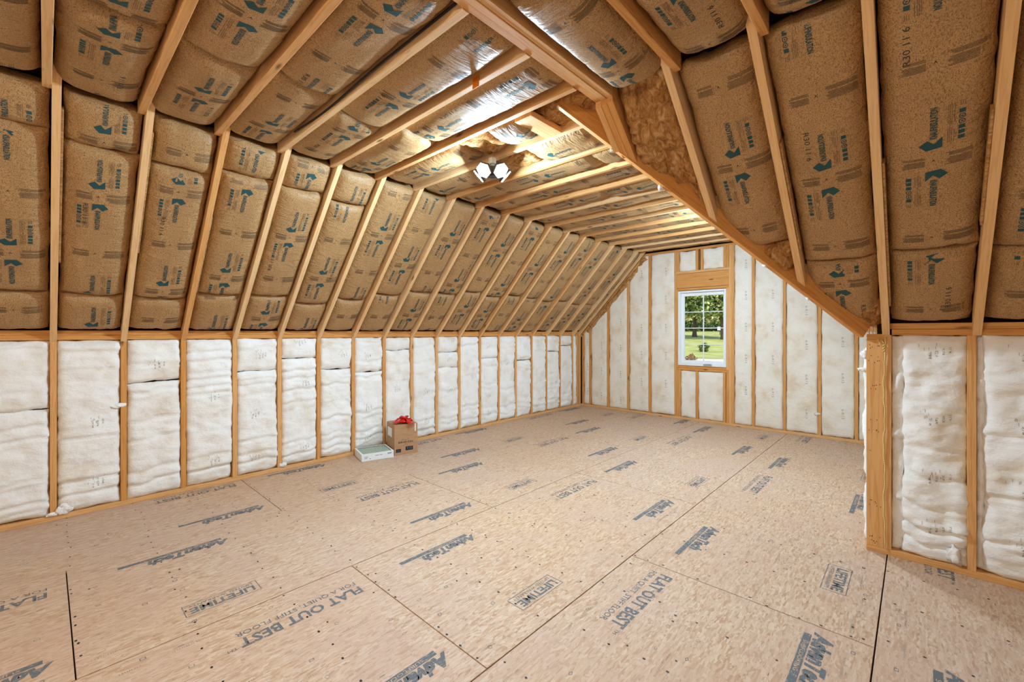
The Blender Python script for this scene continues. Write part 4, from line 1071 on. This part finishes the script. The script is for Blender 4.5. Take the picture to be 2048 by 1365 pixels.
def tree(base, trunk_h, trunk_r, crown_z, crown_r, sq, count, mat, label, lean=0., size=.35, branches=4):
    root = empty('tree', base, 0, label, 'tree', 'trees on the lawn outside the window')
    pts = [(lean*t*t*.6, 0, t*trunk_h-.3) for t in np.linspace(0, 1, 7)]
    obj('trunk', tube_mesh(pts, [trunk_r*(1.35 if i == 0 else 1-.08*i) for i in range(7)], 'bark', 9), root)
    for k in range(branches):
        az = 2*math.pi*k/branches+.5; z0 = trunk_h*(.55+.1*k/branches)
        pp = [(lean*.4+math.cos(az)*crown_r*.6*t, math.sin(az)*crown_r*.6*t, z0+(crown_z-z0)*1.0*t**.8) for t in np.linspace(0, 1, 6)]
        obj('branch', tube_mesh(pp, [trunk_r*.5*(1-.14*i) for i in range(6)], 'bark', 6), root)
    V_, F_ = leaves((lean*.5, 0, crown_z), crown_r, count, size, mat, sq)
    obj('crown', mesh(V_, F_, mat), root)
    return root
def gbase(px, D):
    p = ray(px, 665, D); return (p.x, p.y, gzd(p.x, p.y)-.05)
tree(gbase(1389, 90), 7.0, .42, 7.6, 5.2, .72, 4200, 'leaf_green', 'broad green tree with a straight trunk at the left of the window view', .5, .32)
tree(gbase(1446, 84), 7.5, .38, 7.4, 4.6, .8, 3600, 'leaf_green', 'green tree with a leaning trunk at the right edge of the window view', -1.2, .30)
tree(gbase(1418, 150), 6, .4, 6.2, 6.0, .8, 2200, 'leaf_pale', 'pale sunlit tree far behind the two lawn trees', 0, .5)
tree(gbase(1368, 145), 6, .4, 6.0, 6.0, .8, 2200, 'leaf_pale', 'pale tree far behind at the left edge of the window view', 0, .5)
tree(gbase(1470, 155), 6, .4, 6.4, 6.4, .8, 2000, 'leaf_green', 'distant green tree beyond the right edge of the window view', 0, .5)
for k, px in enumerate((1345, 1372, 1400, 1428, 1456, 1484)):
    b_ = gbase(px, 128); sh = empty('shrub', b_, 0, ('leftmost', 'second from left', 'third from left', 'third from right', 'second from right', 'rightmost')[k]+' dark green shrub of the hedge along the far lawn edge', 'shrub', 'hedge along the far lawn edge')
    V_, F_ = leaves((0, 0, 1.0), 3.0, 900, .3, 'leaf_dark', .55, .5); obj('foliage', mesh(V_, F_, 'leaf_dark'), sh)
def bush(px, D, r, mat, name, label, cat):
    b_ = gbase(px, D); sh = empty(name, b_, 0, label, cat)
    V_, F_ = leaves((0, 0, r*.9), r, 900, r*.12, mat, .95, .6); obj('foliage', mesh(V_, F_, mat), sh)
    obj('stem', tube_mesh([(0, 0, -.1), (0, 0, r*.5)], .04, 'bark', 6), sh)
bush(1408.5, 63, .62, 'leaf_dark', 'round_bush', 'small round dark green bush alone on the lawn outside', 'bush')
bush(1382, 42, .50, 'leaf_red', 'dry_bush', 'brownish dry bush low in the left corner of the window view', 'bush')
mb = empty('mailbox', gbase(1440, 100), 0, 'white box on a post far across the lawn near the right tree', 'mailbox')
lbox('box', mb, -.45, .45, -.3, .3, 1.0, 1.75, 'mail_white', .03); obj('post', tube_mesh([(0, 0, -.2), (0, 0, 1.0)], .08, 'bark', 8), mb)
dr = [ray(px, 724, 44) for px in (1340, 1480)]
vs_ = []
for t in np.linspace(0, 1, 9):
    p = dr[0].lerp(dr[1], t); q = Vector((p.x, p.y, 0)).normalized()
    for dd in (-2.0, 1.2): x, y = p.x+q.x*dd, p.y+q.y*dd; vs_.append((x, y, gzd(x, y)+.16))
    for dd in (-2.0, 1.2): x, y = p.x+q.x*dd, p.y+q.y*dd; vs_.append((x, y, gzd(x, y)-.2))
fs = []
for k in range(8): a = 4*k; fs += [(a, a+1, a+5, a+4), (a+1, a+3, a+7, a+5), (a+2, a, a+4, a+6)]
drv = structure('driveway', mesh(vs_, fs, 'drive'))
